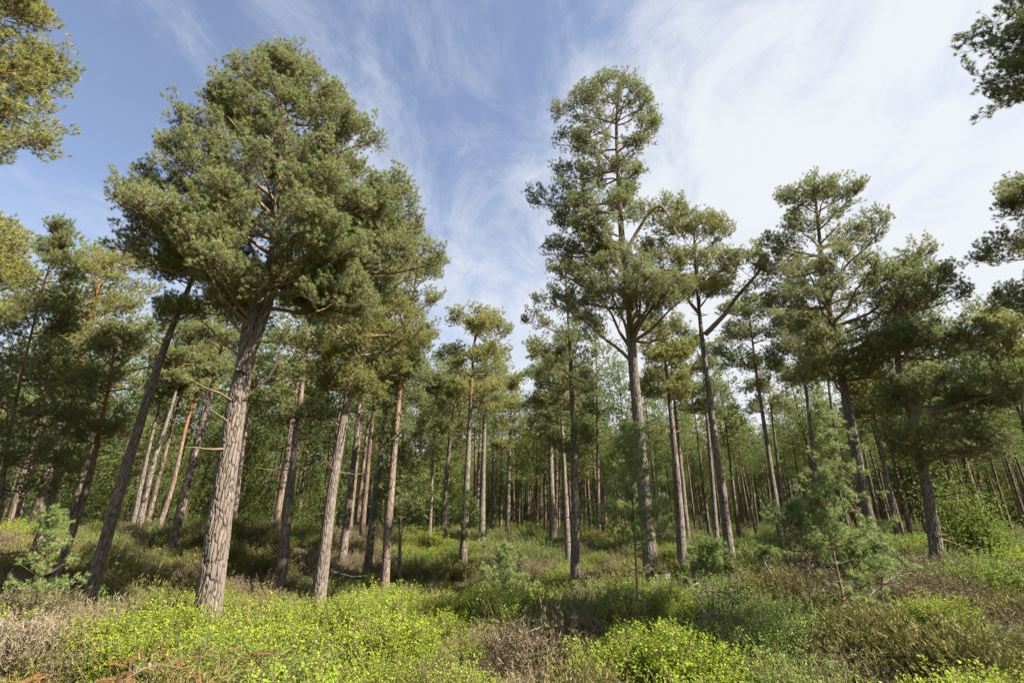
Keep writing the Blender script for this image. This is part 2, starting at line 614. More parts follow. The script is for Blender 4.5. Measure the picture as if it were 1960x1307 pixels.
def bilberry(seed, stems=42, leaves=24, h=0.36, rad=0.22, ll=0.020, lw=0.0125):
    r = np.random.default_rng(seed)
    mb = MB()
    for i in range(stems):
        a = r.uniform(0, 6.283)
        q = rad * math.sqrt(r.uniform())
        b = np.array([q * math.cos(a), q * math.sin(a), -0.05])
        top = b + np.array([math.cos(a) * q * 0.7 + r.normal() * 0.04, math.sin(a) * q * 0.7 + r.normal() * 0.04, h * r.uniform(0.65, 1.15) * (1 - 0.35 * (q / rad) ** 2)])
        P = np.stack([b, b * 0.4 + top * 0.6 + r.normal(size=3) * 0.012, top])
        tube(mb, P, [0.0035, 0.003, 0.0018], 3, 1, cap=False, tip=0.0)
        n = leaves
        s = r.uniform(0.3, 1.0, n) ** 0.7
        base = P[0] + (P[2] - P[0]) * s[:, None]
        az = r.uniform(0, 6.283, n)
        out = np.stack([np.cos(az), np.sin(az), r.uniform(0.1, 0.9, n)], -1)
        out = norm(out)
        base = base + out * r.uniform(0.0, 0.03, n)[:, None]
        side = norm(np.cross(out, r.normal(size=(n, 3)) * 0.5 + np.array([0, 0, 1]))) * lw / 2
        k = ll * r.uniform(0.7, 1.2, n)[:, None]
        v = np.stack([base, base + out * k * 0.45 + side, base + out * k, base + out * k * 0.45 - side], 1).reshape(-1, 3)
        o = np.arange(n)[:, None] * 4
        f = np.concatenate([o + [0, 1, 2], o + [0, 2, 3]])
        mb.add(v, f, 0, False, tip=np.repeat(np.clip((s - 0.5) * 1.4, 0, 0.7) * r.uniform(0.5, 1), 4))
    return mb


def heather(seed, stems=60, h=0.34, rad=0.20, w=0.010, seg=3, lean=0.5):
    """wiry upright sprigs with scale-like leaves: each sprig a bundle of thin blades"""
    r = np.random.default_rng(seed)
    mb = MB()
    for i in range(stems):
        a = r.uniform(0, 6.283)
        q = rad * math.sqrt(r.uniform())
        b = np.array([q * math.cos(a), q * math.sin(a), -0.05])
        hh = h * r.uniform(0.6, 1.15) * (1 - 0.4 * (q / rad) ** 2)
        top = b + np.array([math.cos(a) * q * lean + r.normal() * 0.05, math.sin(a) * q * lean + r.normal() * 0.05, hh])
        n = 11
        s = r.uniform(0.25, 1.0, n) ** 0.8
        base = b + (top - b) * s[:, None]
        d = norm((top - b) * 2.2 / np.linalg.norm(top - b) * 0.45 + r.normal(size=(n, 3)) * 0.75)
        ln = r.uniform(0.025, 0.06, n)[:, None]
        side = norm(np.cross(d, r.normal(size=(n, 3)))) * w / 2
        v = np.stack([base - side, base + side, base + d * ln], 1).reshape(-1, 3)
        mb.add(v, np.arange(3 * n).reshape(-1, 3), 0, False, tip=np.repeat(np.clip(s * s * r.uniform(0, 1), 0, 1), 3))
        side = norm(np.cross(top - b, r.normal(size=3))) * 0.003
        mb.add(np.stack([b - side, b + side, top]), [(0, 1, 2)], 1, False, tip=0.0)
    return mb


def grass_tuft(seed, blades=60, h=0.4):
    r = np.random.default_rng(seed)
    mb = MB()
    for i in range(blades):
        a = r.uniform(0, 6.283)
        b = np.array([math.cos(a), math.sin(a), 0]) * r.uniform(0, 0.07)
        d = np.array([math.cos(a), math.sin(a), 0]) * r.uniform(0.05, 0.25)
        hh = h * r.uniform(0.5, 1.1)
        m1 = b + d * 0.4 + np.array([0, 0, hh * 0.6])
        tp = b + d * 1.3 + np.array([0, 0, hh])
        side = norm(np.cross(d, [0, 0, 1])) * 0.004
        mb.add(np.stack([b - side, b + side, m1 - side * 0.8, m1 + side * 0.8, tp]), [(0, 1, 3), (0, 3, 2), (2, 3, 4)], 0, False, tip=np.array([0, 0, .4, .4, 1]))
    return mb


GRP = {}
for key in M_N:
    if key == 'young':
        ms = [spray(50 + i, 7, 30, 0.085, 0.0095, 0.26, True, 0.09, 0.09).mesh('sapling_spray', [M_N[key], M_TWIG]) for i in range(3)]
    else:
        ms = [spray(10 + i).mesh('needle_spray', [M_N[key], M_TWIG]) for i in range(4)]
    GRP[key] = scatter_group('scatter_' + key, [proto('needle_spray', m) for m in ms])
    if key not in ('young', 'far'):
        ms = [spray(30 + i, 9, 20, 0.068, 0.0125, 0.36).mesh('coarse_spray', [M_N[key], M_TWIG]) for i in range(4)]
        GRP[key + '_c'] = scatter_group('scatter_coarse_' + key, [proto('coarse_spray', m) for m in ms])


# ------------------------------------------------------------------ terrain
CTRL = []          # x, y, z points the ground passes through


def ground_base(x, y):
    x = np.asarray(x, float)
    y = np.asarray(y, float)
    out = np.zeros(x.shape) + GB_MEAN
    for i in range(len(GB_P)):
        d2 = (x - GB_P[i, 0]) ** 2 + (y - GB_P[i, 1]) ** 2
        out = out + GB_W[i] * np.exp(-d2 / (2 * GB_S[i] ** 2))
    return out


def ground_z(x, y):
    x = np.asarray(x, float)
    y = np.asarray(y, float)
    d = np.hypot(x, y)
    hum = (fbm(x / 1.1, y / 1.1, 11, 2) - 0.5) * 0.46 + (fbm(x / 2.8, y / 2.8, 15, 3) - 0.5) * 0.62 + (fbm(x / 7.0, y / 7.0, 21, 2) - 0.5) * 0.55
    return ground_base(x, y) + hum * np.clip((d - 1) / 6, 0.1, 1)


# ------------------------------------------------------------------ the trees that stand out, read off the photograph
# path: trunk pixels from the ground up; dia: trunk width in pixels low down; prof: (row, left edge, right edge) of the crown
TREES = [
    dict(key='hero', d=9.7, dia=56, path=[(392, 1196), (412, 1060), (430, 930), (450, 790), (470, 690), (482, 610), (508, 548), (526, 480), (532, 380), (538, 270), (530, 150)],
         prof=[(112, 470, 565), (150, 425, 615), (200, 385, 680), (255, 340, 712), (340, 270, 790), (430, 190, 865), (475, 185, 870), (520, 285, 840), (575, 385, 780), (612, 440, 670)],
         n=100, needle='mid', depth=0.58, big=True, dens=1.0, bark='big', slope=(0.15, 0.75),
         label='massive old pine with thick forked trunk and the broadest bushy crown'),
    dict(key='lean', d=12.0, dia=35, path=[(160, 1182), (200, 1040), (240, 900), (288, 745), (328, 630), (368, 535), (402, 450), (430, 380)],
         prof=[(400, 330, 520), (460, 310, 500), (540, 300, 500), (640, 320, 480)],
         n=30, needle='mid', depth=0.8, big=True, dens=0.7, bark='mid', slope=(0.1, 0.5),
         label='pine with a dark leaning trunk just left of the massive forked pine'),
    dict(key='third', d=13.0, dia=30, path=[(608, 1160), (635, 940), (660, 790), (684, 650), (712, 540), (745, 440)],
         prof=[(430, 690, 800), (490, 650, 840), (560, 590, 850), (640, 565, 830), (720, 580, 770), (770, 620, 720)],
         n=62, needle='yellow', depth=0.8, big=True, dens=0.85, bark='mid', slope=(0.05, 0.6),
         label='stout pine with pale olive crown just right of the massive forked pine'),
    dict(key='p4', d=18.0, dia=24, path=[(537, 1103), (560, 900), (577, 750), (590, 640), (598, 590)],
         prof=[(560, 560, 640), (620, 520, 660), (700, 500, 650), (780, 510, 640), (820, 540, 620)],
         n=34, needle='mid', label='slim pine with open wispy crown between the forked and the stout olive pine'),
    dict(key='p5', d=17.5, dia=20, path=[(735, 1132), (748, 940), (762, 780), (772, 680), (788, 590), (800, 500)],
         prof=[(480, 760, 850), (540, 720, 868), (610, 690, 868), (680, 690, 830), (740, 720, 800)],
         n=46, needle='mid', bark='orange', label='dark slender trunk with orange top, right one of the close pair beside the stout pine'),
    dict(key='p6', d=20.0, dia=18, path=[(703, 1088), (722, 930), (740, 760), (752, 640), (760, 580)],
         prof=[(560, 720, 800), (620, 700, 810), (700, 690, 800), (760, 710, 780)],
         n=28, needle='mid', label='pale lit slender trunk, left one of the close pair beside the stout pine'),
    dict(key='p7', d=22.0, dia=17, path=[(657, 1055), (675, 900), (688, 770), (695, 650), (700, 600)],
         prof=[(590, 660, 740), (650, 640, 740), (720, 640, 740), (780, 660, 720)],
         n=26, needle='mid', label='straight pine rising directly behind the stout olive pine trunk'),
    dict(key='p8', d=20.0, dia=17, path=[(885, 1101), (893, 930), (901, 760), (906, 680), (912, 620)],
         prof=[(585, 860, 950), (620, 845, 975), (680, 840, 980), (740, 850, 970), (790, 870, 940)],
         n=40, needle='yellow', label='sunlit straight pine with young shoots round its foot in the middle of the clearing'),
    dict(key='p9', d=30.0, dia=12, path=[(846, 1032), (856, 900), (866, 800), (870, 740)],
         prof=[(700, 830, 890), (760, 815, 905), (820, 815, 900), (850, 830, 890)],
         n=30, needle='mid', label='thin pine whose pale trunk bends slightly, left of the sunlit straight pine'),
    dict(key='p10', d=26.0, dia=14, path=[(922, 1032), (926, 860), (930, 740), (936, 660)],
         prof=[(610, 905, 970), (660, 890, 985), (730, 895, 975), (800, 905, 960)],
         n=34, needle='mid', label='dark straight pine on the ridge, right of the sunlit straight pine'),
    dict(key='p11', d=32.0, dia=11, path=[(971, 1030), (974, 900), (978, 790), (979, 730)],
         prof=[(715, 960, 1000), (770, 940, 1012), (840, 935, 1012), (880, 955, 1000)],
         n=30, needle='yellow', label='thin upright pine with small airy crown at the gap in the treetops'),
    dict(key='p12', d=27.0, dia=15, path=[(1058, 1030), (1055, 900), (1053, 780), (1050, 700)],
         prof=[(660, 1020, 1080), (720, 1000, 1100), (790, 1000, 1100), (850, 1020, 1090)],
         n=34, needle='mid', label='grey straight pine, leftmost of the three trunks close together mid clearing'),
    dict(key='p13', d=22.0, dia=14, path=[(1088, 1068), (1080, 900), (1074, 780), (1070, 690)],
         prof=[(640, 1020, 1100), (700, 1000, 1120), (760, 1010, 1110), (800, 1030, 1100)],
         n=30, needle='mid', label='slim grey pine, middle of the three trunks close together mid clearing'),
    dict(key='p14', d=16.0, dia=20, path=[(1101, 1118), (1100, 900), (1095, 760), (1090, 650), (1085, 560), (1082, 510)],
         prof=[(495, 1060, 1110), (540, 1030, 1140), (600, 1000, 1150), (660, 985, 1150), (720, 990, 1140), (800, 1010, 1130), (880, 1060, 1140)],
         n=46, needle='dark', dens=0.75, slope=(-0.05, 0.5), label='dark green pine, nearest and rightmost of three trunks close together mid clearing'),
    dict(key='tall', d=13.0, dia=31, path=[(1247, 1112), (1238, 1000), (1225, 850), (1212, 700), (1204, 580), (1190, 450), (1183, 330), (1180, 230), (1186, 172)],
         prof=[(152, 1125, 1255), (172, 1105, 1265), (210, 1065, 1245), (265, 1045, 1278), (320, 1035, 1240), (360, 1015, 1215), (420, 1008, 1190), (480, 1020, 1185), (505, 1040, 1150)],
         n=66, needle='mid', depth=0.75, big=True, dens=0.8, bark='mid', slope=(-0.1, 0.55), extra='low',
         label='tallest pine with layered crown and broken side limb, behind a sapling'),
    dict(key='p16', d=19.0, dia=22, path=[(1307, 1090), (1296, 920), (1283, 780), (1273, 690), (1266, 640)],
         prof=[(600, 1220, 1310), (650, 1200, 1330), (720, 1210, 1320), (770, 1240, 1310)],
         n=32, needle='yellow', label='straight dark pine immediately right of the tallest layered pine'),
    dict(key='p17', d=29.0, dia=13, path=[(1316, 1032), (1304, 900), (1291, 770), (1284, 690)],
         prof=[(660, 1250, 1320), (720, 1240, 1340), (780, 1250, 1340)],
         n=24, needle='mid', label='thin trunk half hidden behind the straight dark pine'),
    dict(key='fork', d=16.0, dia=22, path=[(1402, 1100), (1385, 960), (1367, 830), (1352, 710), (1344, 650), (1335, 560), (1330, 490), (1328, 430)],
         prof=[(408, 1310, 1370), (440, 1270, 1395), (490, 1235, 1420), (540, 1220, 1420), (580, 1240, 1380)],
         n=40, needle='yellow', bark='mid', dens=0.85, extra='fork', slope=(0.0, 0.55),
         label='pine with long S shaped side limb curving out to the right'),
    dict(key='p19', d=28.0, dia=13, path=[(1372, 1042), (1360, 880), (1350, 770), (1344, 690)],
         prof=[(640, 1310, 1400), (700, 1290, 1410), (760, 1290, 1400), (810, 1320, 1380)],
         n=36, needle='dark', label='thin straight pine standing just behind the S limbed pine'),
    dict(key='p20', d=25.0, dia=15, path=[(1495, 1032), (1470, 860), (1450, 730), (1440, 650), (1434, 600)],
         prof=[(570, 1400, 1470), (610, 1380, 1510), (670, 1370, 1520), (720, 1390, 1490)],
         n=36, needle='dark', label='bare trunked pine with flat dark crown between S limbed and broad crowned pine'),
    dict(key='p21', d=31.0, dia=11, path=[(1502, 1034), (1490, 900), (1478, 800), (1470, 720)],
         prof=[(690, 1440, 1500), (740, 1430, 1515), (800, 1440, 1510)],
         n=24, needle='mid', label='thin reddish trunk close right of the flat crowned dark pine'),
    dict(key='p22', d=24.0, dia=17, path=[(1572, 1040), (1555, 850), (1540, 720), (1533, 640)],
         prof=[(590, 1480, 1570), (650, 1470, 1590), (710, 1490, 1580), (760, 1510, 1560)],
         n=30, needle='mid', label='smooth grey trunk left of the broad crowned pine, nearer the S limbed one'),
    dict(key='p23', d=26.0, dia=14, path=[(1625, 1040), (1602, 850), (1582, 710), (1574, 640)],
         prof=[(600, 1530, 1610), (660, 1520, 1630), (720, 1540, 1620)],
         n=26, needle='mid', label='thin pale trunk tucked close against the broad crowned pine'),
    dict(key='broad', d=15.0, dia=30, path=[(1684, 1090), (1655, 960), (1626, 800), (1602, 670), (1582, 560), (1568, 450), (1560, 370), (1558, 340)],
         prof=[(338, 1530, 1600), (365, 1500, 1640), (400, 1480, 1680), (450, 1455, 1750), (500, 1455, 1815), (560, 1460, 1800), (630, 1460, 1800), (700, 1480, 1790), (750, 1530, 1720)],
         n=74, needle='mid', depth=0.8, big=True, dens=0.8, bark='mid', slope=(0.05, 0.7),
         label='large pine with broad spreading crown behind the young saplings'),
    dict(key='dark', d=14.0, dia=34, path=[(1797, 1085), (1777, 950), (1755, 850), (1735, 760), (1718, 690), (1722, 600), (1740, 530)],
         prof=[(510, 1750, 1850), (560, 1730, 1875), (620, 1720, 1890), (690, 1715, 1960), (760, 1710, 1985), (840, 1710, 1985), (900, 1760, 1960)],
         n=58, needle='dark', depth=0.8, big=True, dens=0.8, bark='mid', slope=(-0.05, 0.3),
         label='dark heavy pine with crooked trunk and low dense drooping branches'),
    dict(key='p26', d=24.0, dia=15, path=[(1722, 1047), (1695, 900), (1676, 810), (1664, 740)],
         prof=[(700, 1630, 1710), (760, 1615, 1725), (820, 1630, 1720)],
         n=30, needle='yellow', label='slim trunk between the broad crowned and the dark heavy pine'),
    dict(key='p27', d=24.0, dia=15, path=[(1846, 1047), (1822, 920), (1802, 830), (1790, 740)],
         prof=[(700, 1760, 1850), (760, 1740, 1860), (830, 1760, 1850)],
         n=28, needle='mid', label='plain slim trunk behind the dark heavy pine, beside the green birch bush'),
    dict(key='edge', d=15.0, dia=28, path=[(2190, 1120), (2130, 900), (2085, 700), (2060, 560), (2050, 420), (2040, 330)],
         prof=[(330, 1985, 2070), (375, 1890, 2100), (420, 1880, 2110), (480, 1860, 2110), (540, 1885, 2110), (600, 1900, 2110), (640, 1960, 2110)],
         n=60, needle='mid', depth=0.8, dens=0.8, slope=(0.0, 0.5), label='airy pine crown reaching in at the right edge, at half height'),
    dict(key='corner', d=10.0, dia=50, path=[(2560, 1250), (2430, 900), (2330, 500), (2260, 200), (2200, 0), (2160, -120)],
         prof=[(-150, 1960, 2260), (-60, 1880, 2300), (0, 1835, 2320), (60, 1810, 2330), (150, 1778, 2330), (200, 1840, 2330), (245, 1900, 2300)],
         n=80, needle='mid', depth=0.62, big=True, dens=0.65, slope=(-0.05, 0.5), label='shadowy pine branches hanging in from the top right corner'),
    dict(key='p30', d=25.0, dia=15, path=[(2010, 1045), (1975, 880), (1950, 740), (1935, 660)],
         prof=[(590, 1890, 1970), (640, 1865, 1990), (710, 1870, 1990), (770, 1900, 1980)],
         n=30, needle='yellow', label='pale twisted pine with light crown at the right edge, under the airy crown'),
    dict(key='topleft', d=10.0, dia=50, path=[(-330, 1250), (-230, 900), (-150, 550), (-90, 250), (-60, 60), (-50, -60)],
         prof=[(-120, -200, 60), (0, -250, 60), (60, -280, 105), (130, -300, 140), (200, -300, 110), (260, -300, 105), (310, -260, 50)],
         n=80, needle='yellow', depth=0.62, big=True, dens=0.9, slope=(-0.15, 0.4), label='golden lit pine branches hanging in from the top left corner'),
    dict(key='p32', d=17.0, dia=23, path=[(45, 1100), (85, 1000), (128, 830), (150, 700), (172, 600), (192, 540), (205, 500)],
         prof=[(478, 150, 270), (510, 115, 300), (560, 90, 318), (620, 70, 318), (690, 90, 300), (760, 130, 260)],
         n=50, needle='yellow', bark='orange', label='bright green rounded pine with orange upper trunk near the left edge'),
    dict(key='p33', d=15.5, dia=24, path=[(100, 1125), (130, 1040), (172, 910), (200, 780), (214, 700), (222, 640)],
         prof=[(620, 170, 290), (680, 150, 310), (740, 130, 300), (800, 110, 280), (860, 130, 250)],
         n=32, needle='mid', bark='orange', label='shaded pine with orange bark between the rounded bright pine and leaning trunk'),
    dict(key='p34', d=25.0, dia=17, path=[(265, 1014), (290, 900), (325, 790), (350, 700), (368, 650)],
         prof=[(610, 330, 420), (660, 310, 420), (720, 310, 400), (760, 330, 390)],
         n=26, needle='mid', label='pale leaning trunk, brightest of the group behind the dark leaning pine'),
    dict(key='p35', d=26.0, dia=13, path=[(253, 1012), (278, 890), (306, 770), (320, 700)],
         prof=[(670, 270, 360), (720, 260, 370), (780, 270, 350)],
         n=24, needle='mid', label='brown thin trunk hugging the left side of the pale leaning trunk'),
    dict(key='p36', d=27.0, dia=14, path=[(303, 1012), (330, 930), (358, 810), (386, 720), (400, 680)],
         prof=[(650, 350, 440), (700, 340, 440), (760, 350, 420)],
         n=22, needle='yellow', bark='orange', label='wavy pale trunk right of the pale leaning trunk on the mound'),
    dict(key='p37', d=21.0, dia=21, path=[(330, 1044), (365, 900), (396, 780), (420, 680), (440, 600)],
         prof=[(560, 390, 480), (620, 370, 490), (690, 370, 480), (740, 390, 470)],
         n=30, needle='mid', label='sturdy leaning trunk on the mound, next left of the massive forked pine'),
    dict(key='spire', d=14.0, dia=15, path=[(-20, 1115), (15, 850), (50, 680), (80, 560), (104, 480), (116, 436)],
         prof=[(436, 108, 122), (500, 60, 130), (560, 20, 160), (640, -30, 160), (740, -80, 190), (850, -110, 210), (950, -120, 190)],
         n=60, needle='dark', depth=0.8, dens=0.7, slope=(0.0, 0.6), bark='orange', label='dark young pine with bare spiky leader at the left edge'),
    dict(key='leftgold', d=18.0, dia=22, path=[(-90, 1090), (-70, 850), (-45, 650), (-25, 540)],
         prof=[(430, -60, 15), (500, -110, 40), (570, -140, 45), (640, -130, 30)],
         n=36, needle='yellow', label='golden green pine crown mostly cut off by the left edge'),
    dict(key='p39', d=29.0, dia=13, path=[(446, 1010), (462, 880), (480, 770), (490, 700)],
         prof=[(670, 450, 530), (730, 440, 540), (790, 450, 530)],
         n=22, needle='mid', label='grey trunk peeping out behind the massive forked pine'),
    dict(key='p40', d=31.0, dia=12, path=[(540, 1000), (553, 880), (566, 790), (572, 730)],
         prof=[(700, 540, 610), (760, 530, 620), (820, 540, 610)],
         n=24, needle='yellow', label='pale thin trunk close left of the slim wispy pine'),
    dict(key='p43', d=18.5, dia=8, path=[(764, 1122), (767, 980), (772, 800), (775, 700), (778, 650)],
         prof=[(650, 765, 790), (720, 735, 820), (800, 715, 835), (880, 710, 835), (960, 720, 820), (1010, 740, 800)],
         n=64, needle='dark', depth=0.9, slope=(-0.05, 0.45), label='narrow dark green conical pine right of the orange topped pair'),
    dict(key='p44', d=28.0, dia=8, path=[(822, 1034), (828, 900), (833, 800), (836, 740)],
         prof=[(720, 820, 850), (780, 800, 865), (850, 800, 860), (890, 810, 850)],
         n=26, needle='dark', label='thin dark pole of a pine behind the narrow conical pine'),
]

for T in TREES:
    T['st'] = Stand(*T['path'][0], T['d'])
    CTRL.append(T['st'].B - [0, 0, 0.22])
for d, zz in ((3, 0.0), (6, -0.02)):
    for k in range(-60, 61, 20):
        CTRL.append(np.array([d * math.sin(R(k)), d * math.cos(R(k)), zz]))
for k in range(-60, 61, 15):
    CTRL.append(np.array([48 * math.sin(R(k)), 48 * math.cos(R(k)), 0.75]))
    CTRL.append(np.array([75 * math.sin(R(k)), 75 * math.cos(R(k)), 0.9]))
for k in range(90, 300, 30):
    CTRL.append(np.array([12 * math.sin(R(k)), 12 * math.cos(R(k)), 0.0]))
GB_P = np.array(CTRL)
GB_MEAN = 0.45
GB_S = 2.2 + 0.16 * np.hypot(GB_P[:, 0], GB_P[:, 1])
K = np.exp(-((GB_P[:, None, 0] - GB_P[None, :, 0]) ** 2 + (GB_P[:, None, 1] - GB_P[None, :, 1]) ** 2) / (2 * GB_S[None] ** 2))
GB_W = np.linalg.lstsq(np.vstack([K, 0.35 * np.eye(len(GB_P))]), np.r_[GB_P[:, 2] - GB_MEAN, np.zeros(len(GB_P))], rcond=None)[0]

m, t = new_mat('forest_floor')
geo = nd(t, 'ShaderNodeNewGeometry')
na_ = noise(t, geo.outputs['Position'], 0.5, 5, 0.6)
nb_ = noise(t, geo.outputs['Position'], 9.0, 5, 0.7)
c = mixc(t, maprange(t, na_, 0.38, 0.62), (0.120, 0.095, 0.060), (0.100, 0.120, 0.042))
c = mixc(t, maprange(t, nb_, 0.35, 0.7), c, (0.065, 0.055, 0.032))
p = nd(t, 'ShaderNodeBsdfPrincipled')
t.links.new(c, p.inputs['Base Color'])
p.inputs['Roughness'].default_value = 1.0
p.inputs['Specular IOR Level'].default_value = 0.05
t.links.new(bump(t, nb_, 1.0, 0.06), p.inputs['Normal'])
o = nd(t, 'ShaderNodeOutputMaterial')
t.links.new(p.outputs[0], o.inputs[0])
M_FLOOR = m

NR, NA = 190, 300
rr = np.r_[0.0, np.geomspace(0.8, 700, NR - 1)]
aa = np.arange(NA) * 2 * math.pi / NA
gx = rr[:, None] * np.sin(aa)
gy = rr[:, None] * np.cos(aa)
gv = np.stack([gx, gy, ground_z(gx, gy)], -1).reshape(-1, 3)
i = np.arange(NR - 1)[:, None] * NA
j = np.arange(NA)[None]
j2 = (j + 1) % NA
q = np.stack([i + j, i + j2, i + NA + j2, i + NA + j], -1).reshape(-1, 4)
mb = MB()
mb.add(gv, np.concatenate([q[:, [0, 2, 1]], q[:, [0, 3, 2]]]), 0, True)
g_o = link('ground', mb.mesh('ground', [M_FLOOR]))
g_o['kind'] = 'structure'


# ------------------------------------------------------------------ tree builder
def trunk_mesh(P, r0, r1, k, mat, flare=0.35, plates=0.0, power=0.8, seed=0, name='trunk', buried=0.6, hf_range=(0, 1)):
    """P local centreline from the ground up (extended downward by BURIED), with knobbly or plated bark relief"""
    n = len(P)
    s = np.r_[0, np.cumsum(np.linalg.norm(np.diff(P, axis=0), axis=1))]
    f = s / s[-1]
    rad = r0 + (r1 - r0) * f ** power
    rad = rad * (1 + flare * np.exp(-s / (2.2 * r0)))
    T = norm(np.gradient(P, axis=0))
    U = norm(np.cross(T, np.array([0, 1.0, 0])))
    V = np.cross(T, U)
    a = np.arange(k) * 2 * math.pi / k
    A, S_ = np.meshgrid(a, s)
    und = (fbm(np.cos(A) * 1.2 + 5 + S_ * 0.5, np.sin(A) * 1.2 + S_ * 0.9, seed, 3) - 0.5) * 0.22
    root = np.cos(A * 5 + seed) * 0.14 * np.exp(-S_ / (2.0 * r0))
    rv = rad[:, None] * (1 + und + root)
    at_ = {}
    plate = np.ones_like(A)
    if plates:
        cells = max(9, int(2 * math.pi * r0 / 0.058))
        wob = (fbm(A * cells / 6.283 * 0.9, S_ * 6, seed + 3, 2) - 0.5) * 1.5
        e, cid = worley(A / (2 * math.pi) * cells + wob * 0.6, S_ / 0.25 + wob, cells, seed)
        plate = np.clip(e / 0.26, 0, 1)
        plate = plate * plate * (3 - 2 * plate)
        fadeh = np.clip(1.25 - f, 0.25, 1)[:, None]
        rv = rv + ((plate - 1) * plates + plate * (cid - 0.5) * plates * 0.6) * fadeh
    v = P[:, None] + U[:, None] * (np.cos(A) * rv)[..., None] + V[:, None] * (np.sin(A) * rv)[..., None]
    i = np.arange(n - 1)[:, None] * k
    j = np.arange(k)[None]
    j2 = (j + 1) % k
    q = np.stack([i + j, i + j2, i + k + j2, i + k + j], -1).reshape(-1, 4)
    hf = np.repeat(hf_range[0] + (hf_range[1] - hf_range[0]) * f, k)
    mb = MB()
    mb.add(v.reshape(-1, 3), np.concatenate([q[:, [0, 1, 2]], q[:, [0, 2, 3]]]), 0, True, hf=hf, plate=plate.ravel())
    return mb.mesh(name, [mat]), rad


class Foliage:
    def __init__(s):
        s.P, s.D, s.S = [], [], []

    def add(s, p, d, sc):
        s.P.append(p)
        s.D.append(d)
        s.S.append(sc)

    def points(s, r, nvar=4, up=0.35, airy=0.0):
        P = np.concatenate(s.P)
        D = norm(np.concatenate(s.D))
        S = np.concatenate(s.S)
        if airy:
            # the shoots sit in clumps with open air between them
            q = vnoise(P[:, 0] * 1.9 + P[:, 2] * 0.7, P[:, 1] * 1.9 - P[:, 2] * 1.5, 201) * 0.6 + vnoise(P[:, 0] * 4 + 3, P[:, 1] * 4 + P[:, 2] * 4.3, 205) * 0.4
            keep = q > np.quantile(q, airy)
            P, D, S = P[keep], D[keep], S[keep]
        n = len(P)
        Z = norm(np.array([0, 0, 1.0]) + r.normal(size=(n, 3)) * up)
        return P, euler_from_axes(D, Z), S, r.integers(0, nvar, n)


def branch_set(r, fol, p0, tip, arch, r0, sc, gap, dens, wig=0.06, sub_len=0.42, bare=0.3, lift=0.25):
    """one limb from the trunk at P0 to TIP with side branches; returns its mesh collector, and adds sprays to FOL"""
    p0 = np.asarray(p0, float)
    tip = np.asarray(tip, float)
    L = np.linalg.norm(tip - p0)
    n = 9
    t = np.linspace(0, 1, n)
    P = p0 + (tip - p0) * t[:, None]
    P[:, 2] += arch * L * np.sin(t * math.pi) * 1.0
    side = norm(np.cross(tip - p0, [0, 0, 1]))
    ph = r.uniform(0, 6.28, 2)
    P += side * (np.sin(t * 7 + ph[0]) * wig * L * t * (1 - t) * 2)[:, None]
    P[:, 2] += np.sin(t * 9 + ph[1]) * wig * L * t * (1 - t) * 1.6
    mb = MB()
    tube(mb, P, r0 * (1 - t * 0.86) + 0.004, 6, 0, hf=0.9)
    ns = max(4, int(L * (1 - bare) / gap * 1.25))
    for i in range(ns):
        u = bare + (1 - bare) * (i + r.uniform(0, 0.8)) / ns
        b = np.array([np.interp(u, t, P[:, k]) for k in range(3)])
        tan = norm(np.array([np.interp(min(u + 0.08, 1), t, P[:, k]) - np.interp(max(u - 0.08, 0), t, P[:, k]) for k in range(3)]))
        sg = 1 if i % 2 else -1
        sd_ = norm(np.cross(tan, [0, 0, 1])) * sg
        an = R(r.uniform(30, 70))
        d = tan * math.cos(an) + sd_ * math.sin(an) + np.array([0, 0, r.uniform(-0.1, lift + 0.25)])
        l = (0.22 * min(1, L) + sub_len * L * (1.08 - u) * r.uniform(0.7, 1.3))
        l = min(l, 1.9)
        d = norm(d) * l
        m_ = b + d * 0.5 + np.array([0, 0, -0.04 * l]) + r.normal(size=3) * 0.04 * l
        e = b + d + np.array([0, 0, 0.10 * l])
        Q = np.stack([b, m_, e])
        tube(mb, Q, [max(0.006, r0 * 0.35 * (1 - u * 0.6)), 0.008, 0.004], 3, 0, cap=False, hf=0.9)
        k = max(3, int(l / gap * 2.1 * dens + r.uniform()))
        s = 0.25 + 0.75 * (np.arange(k) + r.uniform(0.2, 1, k)) / k
        s = np.clip(s, 0, 1)
        pp = np.where(s[:, None] < 0.5, b + (m_ - b) * (s * 2)[:, None], m_ + (e - m_) * (s * 2 - 1)[:, None])
        dd = norm(d) * 0.8 + r.normal(size=(k, 3)) * 0.55 + np.array([0, 0, lift])
        fol.add(pp, dd, sc * r.uniform(0.8, 1.25, k))
    k = max(4, int(7 * dens))
    fol.add(np.repeat(P[-1:], k, 0) + r.normal(size=(k, 3)) * 0.04, norm(tip - p0) * 0.8 + r.normal(size=(k, 3)) * 0.5 + np.array([0, 0, lift]), sc * r.uniform(0.85, 1.2, k))
    return mb


def leaf_out(r, fol, mbl, Q, start, each=2, lmax=0.9):
    for q in range(start, len(Q)):
        for w in range(each):
            d = norm(r.normal(size=3) * [1, 1, 0.4] + [0, 0, 0.35]) * r.uniform(0.4, lmax)
            tube(mbl, np.stack([Q[q], Q[q] + d * 0.5 + [0, 0, -0.03], Q[q] + d]), [0.015, 0.01, 0.005], 3, 0, cap=False, hf=0.9)
            fol.add(Q[q] + d * r.uniform(0.4, 1.05, 6)[:, None], d / np.linalg.norm(d) * 0.7 + r.normal(size=(6, 3)) * 0.6 + [0, 0, 0.3], r.uniform(0.85, 1.2, 6))


